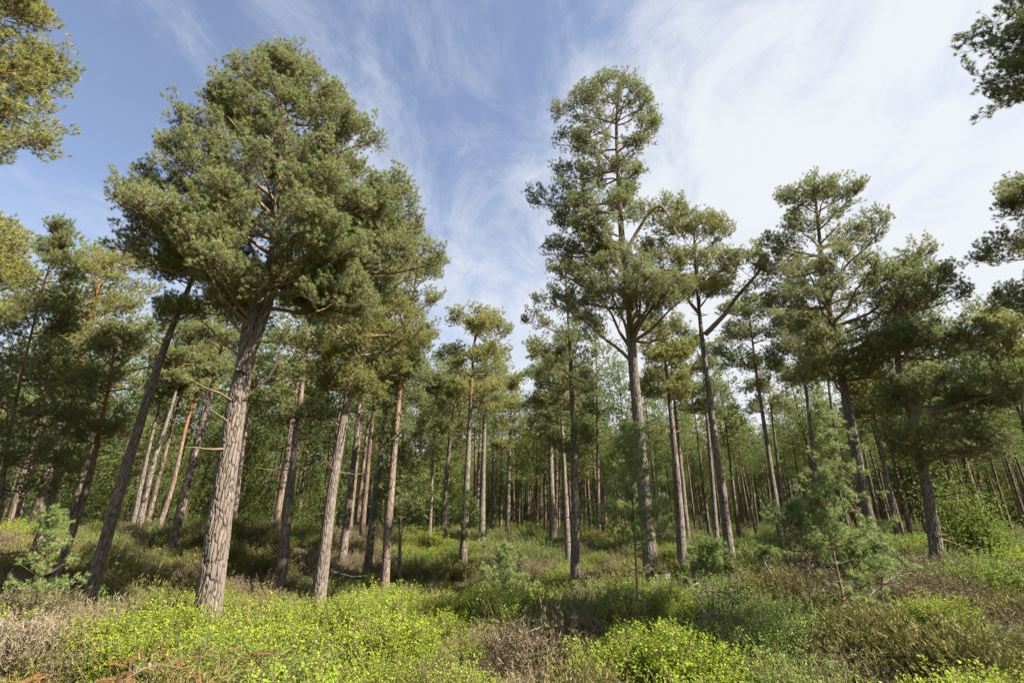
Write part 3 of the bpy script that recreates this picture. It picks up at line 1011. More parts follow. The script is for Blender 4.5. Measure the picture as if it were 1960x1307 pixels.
def stub(r, p, az, rt, length, radius, up=0.1):
    """a dead side branch or snag"""
    mb = MB()
    d = np.array([math.cos(az), math.sin(az), up])
    P = [np.asarray(p) + d * rt * 0.6]
    for i in range(4):
        d = norm(d + r.normal(size=3) * 0.13)
        P.append(P[-1] + d * length / 4)
    tube(mb, np.array(P), np.linspace(radius, radius * 0.3, 5), 5, 0)
    if length > 0.5:
        for i in range(3):
            q = P[1 + i]
            e = norm(d + r.normal(size=3) * 0.8)
            tube(mb, np.array([q, q + e * length * 0.18, q + e * length * 0.3 + r.normal(size=3) * 0.03]), [radius * 0.4, radius * 0.25, 0.003], 3, 0, cap=False)
    return mb


BARKS = {'big': M_BARKBIG, 'mid': M_BARK, 'orange': M_BARKORANGE}


def build_tree(T, idx):
    r = np.random.default_rng(100 + idx)
    st = T['st']
    B = st.B.copy()
    gz = float(ground_z(B[0], B[1]))
    base = np.array([B[0], B[1], gz])
    root = thing('pine_tree', T['label'], 'pine tree', base)
    W3 = np.array([st(*p) for p in T['path']])
    # continue the trunk below the plants into the ground
    dn = norm(W3[0] - W3[1])
    foot = W3[0] + dn * ((W3[0][2] - (gz - 0.5)) / max(0.3, -dn[2]))
    W3 = np.vstack([foot, W3])
    mpp = st.pxm(T['path'][0][1] - 60)
    lx = (T['path'][0][0] - 980) / FPX
    r0 = T['dia'] * mpp / 2 * 0.98 / math.sqrt(1 + min(1.2, lx * lx) * 0.8)
    big = T.get('big', False)
    k, n = (26, 130) if not big else (64, 300)
    if T['key'] == 'hero':
        k, n = 150, 560
    P = resample(W3 - base, n)
    # a slight sway toward and away from the camera
    s = np.linspace(0, 1, n)
    P = P + st.n * (np.sin(s * 5 + idx) * 0.10 * s)[:, None]
    me, rad = trunk_mesh(P, r0, r0 * (0.16 if not T['key'] == 'hero' else 0.2), k, BARKS[T.get('bark', 'mid')] if not big else M_BARKBIG if T['key'] == 'hero' else M_BARKMID,
                         flare=0.55, plates=(0.015 if T['key'] == 'hero' else 0.009) if big else 0.0, power=1.35 if T['key'] == 'hero' else 1.0, seed=idx)
    link('trunk', me, root)
    zP = P[:, 2]

    def axis(z):
        z = min(max(z, zP[0]), zP[-1])
        return np.array([np.interp(z, zP, P[:, q]) for q in range(3)]), float(np.interp(z, zP, rad))

    pr = np.array(sorted(T['prof']), float)
    pa = np.array(sorted([(y, x) for x, y in T['path']]), float)

    def axis_px(y):
        if y < pa[0, 0]:
            return pa[0, 1] + (y - pa[0, 0]) * (pa[1, 1] - pa[0, 1]) / (pa[1, 0] - pa[0, 0])
        return float(np.interp(y, pa[:, 0], pa[:, 1]))

    ztop = (st(axis_px(pr[0, 0]), pr[0, 0]) - base)[2]
    zlo = (st(axis_px(pr[-1, 0]), pr[-1, 0]) - base)[2]
    zhi = ztop
    size = zhi - zlo
    fol = Foliage()
    far = T['d'] > 17.2
    sc = 1.0 if not far else 1.25 + 0.02 * (T['d'] - 17)
    gap = 0.20 if not far else 0.27
    dens = T.get('dens', 0.7)
    depth = T.get('depth', 0.85)
    lo_s, hi_s = T.get('slope', (0.0, 0.5))
    spiky = T['key'] in ('spire', 'p43')
    nl = int(T['n'] * (0.75 if T['key'] == 'hero' else 0.66))
    ga = r.uniform(0, 6.28)
    limbs = []
    for i in range(nl):
        u = (i + r.uniform(0, 1)) / nl
        if not spiky and T['key'] != 'hero':
            nt_ = max(3, int(size / (0.95 if not far else 1.2)))
            u = min(1, max(0, (math.floor(u * nt_) + 0.5) / nt_ * 0.55 + u * 0.45 + r.normal() * 0.02))
        y = pr[-1, 0] + (pr[0, 0] - pr[-1, 0]) * u
        ga += 2.399963 + r.normal() * 0.35
        c, s_ = math.cos(ga), math.sin(ga)
        if T['key'] == 'hero' and y > 525:
            s_ = abs(s_)
        xl, xr = np.interp(y, pr[:, 0], pr[:, 1]), np.interp(y, pr[:, 0], pr[:, 2])
        ax_ = min(max(axis_px(y), xl + 0.12 * (xr - xl)), xr - 0.12 * (xr - xl))
        rho = r.uniform(0.80, 1.0) if r.uniform() < 0.68 else r.uniform(0.45, 0.8)
        mp_ = st.pxm(y)
        edge = 0.10 * sc / mp_
        half = max(4.0, (xr - ax_ if c > 0 else ax_ - xl) - edge)
        x = ax_ + c * half * rho
        dl = s_ * rho * depth * max(0.2, (xr - xl) / 2 * mp_ - 0.1)
        ry = ray(x, y)
        tip = np.array([0, 0, EYE]) + ry * (T['d'] + dl) / (ry @ st.n) - base
        Lh = max(0.2, math.hypot(*(tip - axis(tip[2])[0])[:2]))
        slope = lo_s + (hi_s - lo_s) * u + r.normal() * 0.12
        z0 = min(max(tip[2] - Lh * slope, zlo - 0.1 * size - 0.2), zP[-1] - 0.05)
        ax, rt = axis(z0)
        limbs.append((ax, tip, min(rt * 0.55, 0.012 + 0.014 * np.linalg.norm(tip - ax))))
    if T.get('extra') == 'low':        # lower tier of the tallest pine and its broken side limb
        for (bx, by, tx, ty, dep) in ((1206, 660, 1310, 590, -0.8), (1206, 660, 1275, 560, -1.3), (1206, 665, 1140, 575, -0.7), (1208, 670, 1165, 560, -1.5), (1206, 650, 1240, 545, -1.0),
                                      (1206, 650, 1300, 620, 0.7), (1206, 640, 1200, 555, -1.7), (1207, 690, 1090, 590, 0.3), (1200, 560, 1085, 540, -0.4), (1200, 545, 1130, 480, -0.6),
                                      (1195, 520, 1150, 470, -0.9), (1200, 560, 1240, 470, 0.4), (1200, 590, 1060, 575, 0.5), (1206, 640, 1255, 600, -1.7), (1206, 640, 1225, 590, -1.9)):
            limbs.append((st(bx, by) - base, st(tx, ty) - base + st.n * dep, 0.05))
    for (p0, tip, rb) in limbs:
        if T['key'] == 'spire' and tip[2] > zlo + 0.66 * size:
            dens, sc = 0.3, 0.8
        mbl = branch_set(r, fol, p0, tip, r.uniform(-0.10, 0.05) if not spiky else -0.03, rb, sc, gap, dens, sub_len=0.40, bare=0.28 if not spiky else 0.15)
        link('limb', mbl.mesh('limb', [M_LIMB]), root)
    # spray up the leader
    kk = 14
    zz = np.linspace(zP[-1] - size * 0.14, zP[-1], kk)
    pts = np.array([axis(z)[0] for z in zz])
    fol.add(pts, np.stack([r.normal(size=kk), r.normal(size=kk), np.full(kk, 0.9)], -1), np.full(kk, sc))
    pxl = {'low': [([(1198, 482), (1222, 440), (1248, 402), (1268, 396), (1284, 425), (1300, 455)], 0.06, True)],
           'fork': [([(1350, 640), (1368, 622), (1392, 596), (1405, 575), (1440, 535), (1470, 500)], 0.085, True),
                    ([(1338, 600), (1318, 575), (1302, 545), (1290, 515)], 0.06, True)]}
    for pxs, rad_, leafy in pxl.get(T.get('extra'), []):
        Q = resample(np.array([st(*p) for p in pxs]) - base, 18)
        mbl = MB()
        tube(mbl, Q, np.linspace(rad_, rad_ * 0.4, 18), 9, 0, hf=0.6)
        leaf_out(r, fol, mbl, Q, 8)
        link('limb', mbl.mesh('limb', [M_LIMB]), root)
    if T['key'] == 'hero':
        stem2 = np.array([st(*p) for p in [(462, 715), (486, 660), (508, 600), (524, 550), (548, 505), (572, 440), (600, 350), (625, 250)]]) - base
        Q = resample(stem2, 160) + st.n * (-0.10)
        me, _ = trunk_mesh(Q, r0 * 0.50, r0 * 0.12, 90, M_BARKBIG, flare=0.0, plates=0.014, seed=77, name='second_stem', power=1.1, hf_range=(0.4, 1))
        link('second_stem', me, root)
        for pxs, rd in (([(506, 552), (535, 538), (566, 520), (600, 490), (640, 460), (690, 430)], 0.13),
                        ([(492, 582), (530, 568), (575, 566), (612, 566), (635, 585)], 0.055),
                        ([(545, 545), (570, 565), (600, 592), (632, 596)], 0.05)):
            Q = resample(np.array([st(*p) for p in pxs]) - base, 20) + st.n * np.linspace(0, -0.5, 20)[:, None]
            mbl = MB()
            tube(mbl, Q, np.linspace(rd, rd * 0.35, 20), 10, 0, hf=0.7)
            leaf_out(r, fol, mbl, Q, 13, 3)
            link('limb', mbl.mesh('limb', [M_LIMB]), root)
        for (x, y, sx_, up, ln, rd) in ((462, 655, -1, 0.8, 1.1, 0.035), (438, 775, 1, 0.9, 0.9, 0.035), (445, 690, -1, 0.5, 0.9, 0.03), (410, 862, -1, 0.1, 0.4, 0.035), (415, 820, -1, 0.9, 0.25, 0.03), (418, 775, -1, 0.6, 0.7, 0.03),
                                        (505, 655, 1, 0.1, 1.0, 0.022)):
            p = st(axis_px(y), y) - base - st.n * 0.05
            az = math.atan2((st.e * sx_ - st.n * 0.35)[1], (st.e * sx_ - st.n * 0.35)[0])
            link('dead_branch', stub(r, p, az, axis(p[2])[1], ln + 0.15, rd * 0.7, up).mesh('dead_branch', [M_TWIG]), root)
    # dead snags below the crown
    ns = 5 if T['key'] != 'hero' else 0
    for i in range(ns):
        z = zlo - size * r.uniform(0.0, 0.35)
        ax, rt = axis(z)
        ln = r.uniform(0.3, 1.1)
        link('dead_branch', stub(r, ax, r.uniform(0, 6.28), rt, ln, r.uniform(0.012, 0.025), r.uniform(-0.2, 0.4)).mesh('dead_branch', [M_TWIG]), root)
    key = T['needle'] + ('_c' if far else '')
    scatter_obj('crown', fol.points(r, airy={'hero': 0.10, 'tall': 0.10, 'broad': 0.12, 'third': 0.14}.get(T['key'], 0.22)), GRP[key], root)
    T['root'] = root
    return len(np.concatenate(fol.P))


M_BARKMID = bark_mat('plated_pine_bark', (0.1536, 0.1255, 0.1047), (0.2078, 0.1739, 0.1492), (0.0594, 0.0434, 0.0339), (0.2178, 0.1228, 0.0629), 0.68, 1.0, 14, 0.012, 0.3, True)
tot = 0
for i_, T in enumerate(TREES):
    tot += build_tree(T, i_)
print('sprays on named trees', tot)


# ------------------------------------------------------------------ saplings: whorls of branches on a thin stem
def sapling(path, d, half, y_top, y_low, label, idx, needle='young', whorl=0.24, dead_low=True, rad=0.016, dens=1.0, name='pine_sapling', taper=0.75):
    r = np.random.default_rng(900 + idx)
    st = Stand(*path[0], d)
    gz = float(ground_z(st.B[0], st.B[1]))
    base = np.array([st.B[0], st.B[1], gz])
    root = thing(name, label, 'sapling', base)
    W3 = np.array([st(*p) for p in path])
    W3 = np.vstack([[W3[0][0], W3[0][1], gz - 0.2], W3]) if W3[0][2] > gz else W3
    P = resample(W3 - base, 24)
    mb = MB()
    tube(mb, P, np.linspace(rad, 0.005, 24), 7, 0, hf=0.3)
    link('stem', mb.mesh('stem', [M_TWIG]), root)
    zt, zl = (st(path[-1][0], y_top) - base)[2], (st(path[0][0], y_low) - base)[2]
    hw = half * st.pxm((y_top + y_low) / 2)
    fol = Foliage()
    z = zt
    wi = 0
    bm_ = MB()
    while z > zl - (0.55 if dead_low else 0) and z > 0.1:
        ax = np.array([np.interp(z, P[:, 2], P[:, k]) for k in range(3)])
        u = (zt - z) / max(0.1, zt - zl)
        dead = u > 1
        L = hw * min(1, 0.12 + u ** taper) if not dead else hw * r.uniform(0.4, 0.8)
        a0 = r.uniform(0, 6.28)
        nb = 5 if not dead else 3
        for q in range(nb):
            a = a0 + q * 6.283 / nb + r.normal() * 0.15
            l = L * r.uniform(0.75, 1.15)
            el = 0.9 - 0.75 * min(1, u) + r.normal() * 0.08 if not dead else r.uniform(-0.3, 0.3)
            dd = norm(np.array([math.cos(a), math.sin(a), el]))
            Q = resample(np.stack([ax, ax + dd * l * 0.5, ax + dd * l + [0, 0, 0.12 * l]]), 5)
            tube(bm_, Q, np.linspace(0.008 if not dead else 0.005, 0.003, 5), 3, 1 if dead else 0, cap=False, tip=0.0)
            if dead:
                for w in range(3):
                    e = norm(dd + r.normal(size=3) * 0.7) * l * 0.35
                    tube(bm_, np.stack([Q[2 + w % 2], Q[2 + w % 2] + e]), [0.004, 0.002], 3, 1, cap=False, tip=0.0)
                continue
            k = max(2, int(l / 0.10 * dens))
            s = np.linspace(0.25, 1.0, k)
            pp = np.stack([np.interp(s, np.linspace(0, 1, 5), Q[:, j]) for j in range(3)], -1)
            fol.add(pp, dd + r.normal(size=(k, 3)) * 0.42 + [0, 0, 0.25], r.uniform(0.6, 1.0, k) * min(1, 0.55 + l))
        kk = 2 if not dead else 0
        if kk:
            fol.add(np.repeat(ax[None], kk, 0), np.stack([r.normal(size=kk) * 0.5, r.normal(size=kk) * 0.5, np.ones(kk)], -1), np.full(kk, 0.7))
        z -= whorl * r.uniform(0.8, 1.2) * (0.8 + 0.5 * min(1, u))
    link('branches', bm_.mesh('branches', [M_TWIG, M_DEAD]), root)['kind'] = 'stuff'
    scatter_obj('crown', fol.points(r, 3, 0.6), GRP[needle], root)
    return root


sapling([(1226, 1222), (1216, 1050), (1209, 920), (1205, 826)], 8.9, 84, 828, 1075, 'young pine sapling standing in front of the tallest layered pine', 1, whorl=0.26, rad=0.026, dens=0.85)
sapling([(1626, 1198), (1600, 1078), (1584, 1000), (1578, 925)], 9.0, 62, 925, 1045, 'dark green pine sapling with long bare lower stem before the broad pine', 2, whorl=0.21, rad=0.02, dens=0.75)
sapling([(1650, 1110), (1612, 960), (1596, 890), (1582, 820), (1570, 772)], 11.8, 62, 785, 1050, 'brighter taller pine sapling with upright leader just behind the bare stemmed one', 3, whorl=0.36, rad=0.026, dens=0.65)
sapling([(1562, 1210), (1541, 1092), (1528, 1035), (1521, 985)], 8.8, 58, 985, 1060, 'spindly leaning sapling left of the bare stemmed dark one', 4, whorl=0.17, rad=0.017)
sapling([(965, 1165), (965, 1110), (966, 1058)], 10.6, 46, 1058, 1150, 'tiny pine sapling alone in the heather, mid clearing', 5, whorl=0.17, dead_low=False, rad=0.012)
sapling([(60, 1192), (82, 1085), (103, 990)], 10.5, 38, 992, 1160, 'bushy sapling by the left edge in front of the dark trunks', 6, whorl=0.22, dead_low=False, rad=0.02, dens=0.75)
sapling([(892, 1060), (894, 1000), (896, 945)], 19.0, 34, 948, 1040, 'young pine growing close against the foot of the sunlit straight pine', 7, whorl=0.3, dead_low=False)
sapling([(1362, 1118), (1360, 1080), (1360, 1048)], 11.5, 50, 1050, 1115, 'low spreading pine seedling left of the S limbed pine foot', 8, whorl=0.14, dead_low=False, rad=0.012)
sapling([(1448, 1150), (1462, 1100), (1466, 1062)], 12.0, 34, 1064, 1130, 'small seedling right of the S limbed pine foot', 9, whorl=0.15, dead_low=False, rad=0.012)
sapling([(1645, 1165), (1648, 1110), (1640, 1050)], 9.6, 62, 1052, 1160, 'wispy low sapling with dead twigs right of the bare stemmed dark one', 10, whorl=0.2, rad=0.012, dens=0.6)
sapling([(1690, 1150), (1686, 1100), (1680, 1040)], 10.2, 46, 1042, 1130, 'little sapling in front of the broad pine trunk foot', 11, whorl=0.2, rad=0.012, dens=0.8)
sapling([(1200, 1010), (1196, 930), (1193, 890)], 17.0, 40, 892, 1000, 'young pine half hidden left of the tallest pine trunk', 12, whorl=0.35, dead_low=False)

# ------------------------------------------------------------------ far stand: copies of a few built pines
def far_proto(seed, H, r0, zlo, prof, n, sc, needle_n=5):
    """a slender pine of height H; returns (trunk mesh, crown mesh)"""
    r = np.random.default_rng(seed)
    P = np.stack([np.sin(np.linspace(0, 3, 12) + seed) * 0.06 * np.linspace(0, 1, 12), np.cos(np.linspace(0, 4, 12) + seed) * 0.06 * np.linspace(0, 1, 12), np.linspace(-0.5, H * 0.97, 12)], -1)
    mb = MB()
    f = np.linspace(0, 1, 12)
    tube(mb, P, r0 * (1 - f * 0.85), 8, 0, hf=f)
    for i in range(10):
        z = r.uniform(min(0.15 * H, zlo * 0.5), zlo)
        a = r.uniform(0, 6.28)
        l = r.uniform(0.3, 0.9)
        d = np.array([math.cos(a), math.sin(a), r.uniform(-0.2, 0.3)])
        tube(mb, np.stack([[0, 0, z], d * l * 0.6 + [0, 0, z], d * l + [0, 0, z + r.normal() * 0.1]]), [0.018, 0.012, 0.005], 3, 0, cap=False, hf=0.3)
    tm = mb.mesh('far_trunk', [M_BARKFAR])
    mb = MB()
    fol = Foliage()
    ga = r.uniform(0, 6.28)
    for i in range(n):
        u = (i + r.uniform()) / n
        nt_ = max(4, int((H - zlo) / 0.62))
        zt = zlo + (H - zlo) * ((math.floor(u * nt_) + 0.5) / nt_ * 0.8 + u * 0.2)
        ga += 2.4 + r.normal() * 0.3
        L = max(0.25, np.interp(u, *prof) * r.uniform(0.6, 1.15))
        slope = -0.05 + 0.6 * u
        tip = np.array([math.cos(ga) * L, math.sin(ga) * L, zt])
        p0 = np.array([0, 0, min(H * 0.95, max(zlo - 0.5, zt - L * slope))])
        Q = np.stack([p0, (p0 + tip) / 2 + [0, 0, r.normal() * 0.05], tip])
        tube(mb, Q, [0.028, 0.016, 0.006], 3, 1, cap=False, tip=0.0)
        k = max(3, int(L * needle_n))
        s = r.uniform(0.3, 1.05, k)
        pp = p0 + (tip - p0) * s[:, None] + r.normal(size=(k, 3)) * [0.17 * L + 0.08, 0.17 * L + 0.08, 0.05]
        fol.add(pp, (tip - p0) / L * 0.7 + r.normal(size=(k, 3)) * 0.6 + [0, 0, 0.3], sc * r.uniform(0.8, 1.25, k))
    fol.add(np.array([[0, 0, H - 0.3 * q] for q in range(5)]), np.array([[0.2, 0.1, 1.0]] * 5), np.full(5, sc))
    sp = []
    for q in range(3):
        b = spray(300 + q, 7, 18, 0.075, 0.0150, 0.38, False, 0.2, 0.10)
        sp.append((np.concatenate(b.v), np.concatenate(b.f), np.concatenate(b.a['tip'])))
    Pp, E, S, I = fol.points(r, 3)
    cx, sx_ = np.cos(E[:, 0]), np.sin(E[:, 0])
    cy, sy = np.cos(E[:, 1]), np.sin(E[:, 1])
    cz, sz = np.cos(E[:, 2]), np.sin(E[:, 2])
    Rm = np.stack([np.stack([cy * cz, sx_ * sy * cz - cx * sz, cx * sy * cz + sx_ * sz], -1),
                   np.stack([cy * sz, sx_ * sy * sz + cx * cz, cx * sy * sz - sx_ * cz], -1),
                   np.stack([-sy, sx_ * cy, cx * cy], -1)], 1)
    for q in range(len(Pp)):
        v, f_, tp = sp[I[q]]
        mb.add(Pp[q] + (v @ Rm[q].T) * S[q], f_, 0, False, tip=tp * r.uniform(0.2, 1))
    return tm, mb.mesh('far_crown', [M_N['far'], M_TWIG])


TALL = [far_proto(400 + k, 11.5 + k * 0.4, 0.135, 6.0 + 0.4 * k, ([0, 0.3, 0.7, 1], [1.2, 1.55, 1.1, 0.3]), 38, 1.5) for k in range(5)]
MATURE = [far_proto(480 + k, 12.6 + 0.5 * k, 0.17, 6.6 + 0.4 * k, ([0, 0.35, 0.75, 1], [1.5, 2.3, 1.7, 0.5]), 46, 1.6) for k in range(4)]
FULL = [far_proto(440 + k, 9.5 + k * 0.5, 0.10, 0.9 + 0.3 * k, ([0, 0.15, 0.6, 1], [1.7, 1.9, 1.2, 0.15]), 64, 1.7) for k in range(4)]


def far_tree(x, y, kind, s, label, group, r):
    fam = {'tall': TALL, 'full': FULL, 'mature': MATURE}[kind]
    tm, cm = fam[int(r.integers(0, len(fam)))]
    z = float(ground_z(x, y))
    root = thing('pine_tree', label, 'pine tree', (x, y, z), group)
    root.rotation_euler = (r.normal() * 0.02, r.normal() * 0.02, r.uniform(0, 6.28))
    root.scale = (s * r.uniform(0.9, 1.15), s * r.uniform(0.9, 1.15), s)
    link('trunk', tm, root)
    link('crown', cm, root)['kind'] = 'stuff'
    return root


rf = np.random.default_rng(55)
taken = [tuple(T['st'].B[:2]) for T in TREES]


def place_far(n, az0, az1, d0, d1, kind, smin, smax, mind, label, group):
    done = 0
    tries = 0
    while done < n and tries < n * 40:
        tries += 1
        az = R(rf.uniform(az0, az1))
        d = math.sqrt(rf.uniform(d0 * d0, d1 * d1))
        x, y = d * math.sin(az), d * math.cos(az)
        if any((x - a) ** 2 + (y - b) ** 2 < mind ** 2 for a, b in taken):
            continue
        taken.append((x, y))
        far_tree(x, y, kind, rf.uniform(smin, smax), label, group, rf)
        done += 1


place_far(20, -46, -9, 24, 46, 'mature', 0.75, 1.0, 3.0, 'tall mature pine with layered crown among the trees behind the mound', 'mature pines behind the mound')
place_far(12, -9, 11, 30, 46, 'mature', 0.85, 1.1, 3.0, 'tall mature pine in the middle of the wood behind the sunlit straight pine', 'mature pines in the middle of the wood')
place_far(7, 36, 47, 24, 34, 'mature', 0.7, 0.85, 3.0, 'mature pine at the right end of the far stand', 'mature pines of the far stand')
place_far(128, -2, 47, 31, 60, 'tall', 0.60, 0.86, 1.4, 'slender straight pine in the dense shaded far stand on the right', 'slender pines of the far stand')
place_far(40, -12, 24, 38, 75, 'full', 0.6, 0.95, 2.2, 'bushy green pine filling the back of the wood behind the thin trunks', 'bushy pines behind the thin trunks')
place_far(48, -46, -3, 27, 60, 'tall', 0.75, 1.05, 2.2, 'slender pine in the sunlit wood on the left behind the mound', 'slender pines behind the mound')
place_far(56, -48, -4, 30, 70, 'full', 0.62, 1.0, 2.2, 'bushy light green young pine behind the mound on the left', 'bushy young pines behind the mound')
place_far(26, 20, 50, 48, 80, 'full', 0.7, 1.0, 2.5, 'bushy pine closing the view behind the right hand stand', 'bushy pines behind the right stand')


# beyond the trees one can tell apart the wood goes on as one mass
def forest_mass(seed, n, az0, az1, d0, d1, s0, s1, sink, fam, label, trunks):
    r = np.random.default_rng(seed)
    a = R(1) * r.uniform(az0, az1, n)
    d = np.sqrt(r.uniform(d0 ** 2, d1 ** 2, n))
    x, y = d * np.sin(a), d * np.cos(a)
    pts = np.stack([x, y, ground_z(x, y) - sink], -1)
    rot = np.stack([r.normal(size=n) * 0.02, r.normal(size=n) * 0.02, r.uniform(0, 6.28, n)], -1)
    sc, idx = r.uniform(s0, s1, n), np.sort(r.integers(0, len(fam), n))
    root = thing('distant_forest', label, 'forest', (0, 0, 0))
    root['kind'] = 'stuff'
    scatter_obj('crowns', (pts, rot, sc, idx), scatter_group('scatter_forest', [proto('far_crown', c_) for t_, c_ in fam]), root)
    if trunks:
        scatter_obj('trunks', (pts, rot, sc, idx), scatter_group('scatter_trunks', [proto('far_trunk', t_) for t_, c_ in fam]), root)


forest_mass(91, 480, -4, 54, 58, 105, 0.75, 1.0, 0.1, TALL, 'far stand of slender trunks fading into a dark wood on the right', True)
forest_mass(92, 300, -54, -2, 64, 115, 0.9, 1.25, 1.0, FULL, 'dense green wood closing the view behind the mound on the left', False)
forest_mass(93, 320, -6, 54, 108, 140, 0.9, 1.2, 1.6, FULL, 'dark far edge of the wood behind the slender trunks', False)


# ------------------------------------------------------------------ leafy birch bushes
def birch(px, py, d, h, w, label, idx):
    r = np.random.default_rng(700 + idx)
    p = at(px, py, d)
    z = float(ground_z(p[0], p[1]))
    root = thing('birch_bush', label, 'bush', (p[0], p[1], z))
    sm, lm = MB(), MB()
    for i in range(16):
        a = r.uniform(0, 6.28)
        t_ = np.array([math.cos(a) * w * r.uniform(0.1, 0.6), math.sin(a) * w * r.uniform(0.1, 0.6), h * r.uniform(0.6, 1.0)])
        Q = resample(np.stack([[0, 0, -0.1], t_ * [0.3, 0.3, 0.5] + r.normal(size=3) * 0.05, t_]), 8)
        tube(sm, Q, np.linspace(0.02, 0.004, 8), 4, 0, cap=False)
        n = 130
        s = r.uniform(0.25, 1.05, n)
        pp = np.stack([np.interp(s, np.linspace(0, 1, 8), Q[:, k]) for k in range(3)], -1) + r.normal(size=(n, 3)) * w * 0.17
        dd = norm(r.normal(size=(n, 3)) + [0, 0, -0.2])
        sd_ = norm(np.cross(dd, r.normal(size=(n, 3)))) * 0.026
        v = np.stack([pp, pp + dd * 0.035 + sd_, pp + dd * 0.075, pp + dd * 0.035 - sd_], 1).reshape(-1, 3)
        o_ = np.arange(n)[:, None] * 4
        lm.add(v, np.concatenate([o_ + [0, 1, 2], o_ + [0, 2, 3]]), 0, False, tip=np.repeat(r.uniform(0, 0.7, n), 4))
    link('stems', sm.mesh('stems', [M_TWIG]), root)['kind'] = 'stuff'
    link('leaves', lm.mesh('leaves', [M_BIRCH]), root)['kind'] = 'stuff'


birch(1838, 1050, 20, 2.9, 1.7, 'light green birch bush right of the dark heavy pine', 1)
birch(1885, 1060, 16, 1.7, 1.4, 'low leafy bush at the right edge under the pines', 2)
birch(345, 1012, 30, 4.6, 2.6, 'fresh bright green young birch between the leaning trunks on the mound', 3)
birch(560, 1012, 29, 1.9, 1.8, 'low bright green bush on the ridge behind the slim wispy pine', 4)
birch(495, 1000, 33, 3.2, 2.2, 'yellow green young birch in the sun behind the forked pine', 5)


# ------------------------------------------------------------------ stump, dead sticks and fallen branches
def stump():
    d = 11.0
    p = at(1264, 1150, d)
    z = float(ground_z(p[0], p[1]))
    root = thing('tree_stump', 'dark weathered stump beside the tallest pine behind the sapling', 'stump', (p[0], p[1], z))
    P = np.stack([np.zeros(16), np.zeros(16), np.linspace(-0.3, 0.62, 16)], -1)
    me, rad = trunk_mesh(P, 0.25, 0.20, 40, M_STUMP, flare=0.5, plates=0.02, seed=9, name='stump_side')
    link('stump_side', me, root)
    mb = MB()
    a = np.arange(40) * 2 * math.pi / 40
    top = np.stack([np.cos(a) * 0.2, np.sin(a) * 0.2, 0.60 + 0.07 * np.cos(a * 3) + 0.05 * np.sin(a * 7)], -1)
    v = np.vstack([top, top * [0.5, 0.5, 0.85], [[0, 0, 0.48]]])
    i = np.arange(40)
    j = (i + 1) % 40
    mb.add(v, np.concatenate([np.stack([i, j, j + 40], -1), np.stack([i, j + 40, i + 40], -1), np.stack([i + 40, j + 40, np.full(40, 80)], -1)]), 0)
    link('broken_top', mb.mesh('broken_top', [M_STUMP]), root)


stump()


def fallen(px, py, d, length, ang, rad, label, idx, lift=0.2, twigs=5, mat=None):
    r = np.random.default_rng(600 + idx)
    p = at(px, py, d)
    c, s = math.cos(R(ang)), math.sin(R(ang))
    n = 9
    u = np.linspace(-0.5, 0.5, n) * length
    X = p[0] + u * c + np.sin(np.linspace(0, 5, n) + idx) * 0.05 * length
    Y = p[1] + u * s
    base = np.array([p[0], p[1], float(ground_z(p[0], p[1]))])
    P = np.stack([X, Y, ground_z(X, Y) + lift + np.sin(np.linspace(0, 3.1, n)) * 0.1 * length], -1) - base
    mb = MB()
    tube(mb, P, np.linspace(rad, rad * 0.35, n), 7, 0)
    tw = MB()
    for i in range(twigs):
        q = P[int(r.integers(2, n))]
        e = norm(r.normal(size=3) * [1, 1, 0.6] + [0, 0, 0.35]) * length * r.uniform(0.12, 0.32)
        tube(tw, np.stack([q, q + e * 0.5 + r.normal(size=3) * 0.03, q + e]), [rad * 0.45, rad * 0.3, 0.003], 4, 0, cap=False)
    root = thing('fallen_branch', label, 'branch', base)
    link('branch_wood', mb.mesh('branch_wood', [mat or M_DEAD]), root)
    if twigs:
        link('twigs', tw.mesh('twigs', [mat or M_DEAD]), root)['kind'] = 'stuff'


fallen(330 - 60 + 15, 1288, 6.6, 0.55, 15, 0.009, 'pale dead twigs lying on the rusty fronds in the front left corner', 1, 0.34, 12)
fallen(652, 1058, 19, 2.0, 5, 0.04, 'pale fallen branch on the ground behind the stout olive pine', 2, 0.32, 5)
fallen(795, 1120, 15, 1.3, -10, 0.025, 'dark fallen stick in the shade right of the narrow conical pine', 3, 0.34, 6)
fallen(915, 1036, 24, 1.6, 120, 0.03, 'pale broken stick leaning on the ridge by the dark straight pine', 4, 0.5, 3)
fallen(780, 1150, 12.5, 0.9, 150, 0.012, 'thin bent stick lying in the heather left of the tiny sapling', 5, 0.33, 3)
fallen(1325, 1140, 10.4, 1.2, 40, 0.018, 'bare grey dead twigs right of the weathered stump', 6, 0.36, 14)
fallen(1370, 1165, 9.2, 1.1, 100, 0.014, 'tangle of bare dead twigs in front of the S limbed pine', 7, 0.36, 16)
fallen(1690, 1128, 10.5, 1.0, 20, 0.014, 'dead twig tangle at the foot of the broad crowned pine', 8, 0.4, 16)
fallen(1480, 1155, 11.0, 0.8, 70, 0.012, 'small dead twigs between the S limbed pine and the spindly sapling', 9, 0.36, 10)
fallen(470, 1212, 9.2, 0.7, -20, 0.016, 'short pale stick in the bright bilberry right of the massive trunk foot', 10, 0.36, 2)
fallen(1090, 1110, 14.5, 0.9, 10, 0.022, 'short brown stick by the dark green pine in mid clearing', 11, 0.34, 3)
fallen(1355, 1255, 7.4, 1.0, 60, 0.010, 'grey dead heather stick low in the front right undergrowth', 12, 0.34, 12)


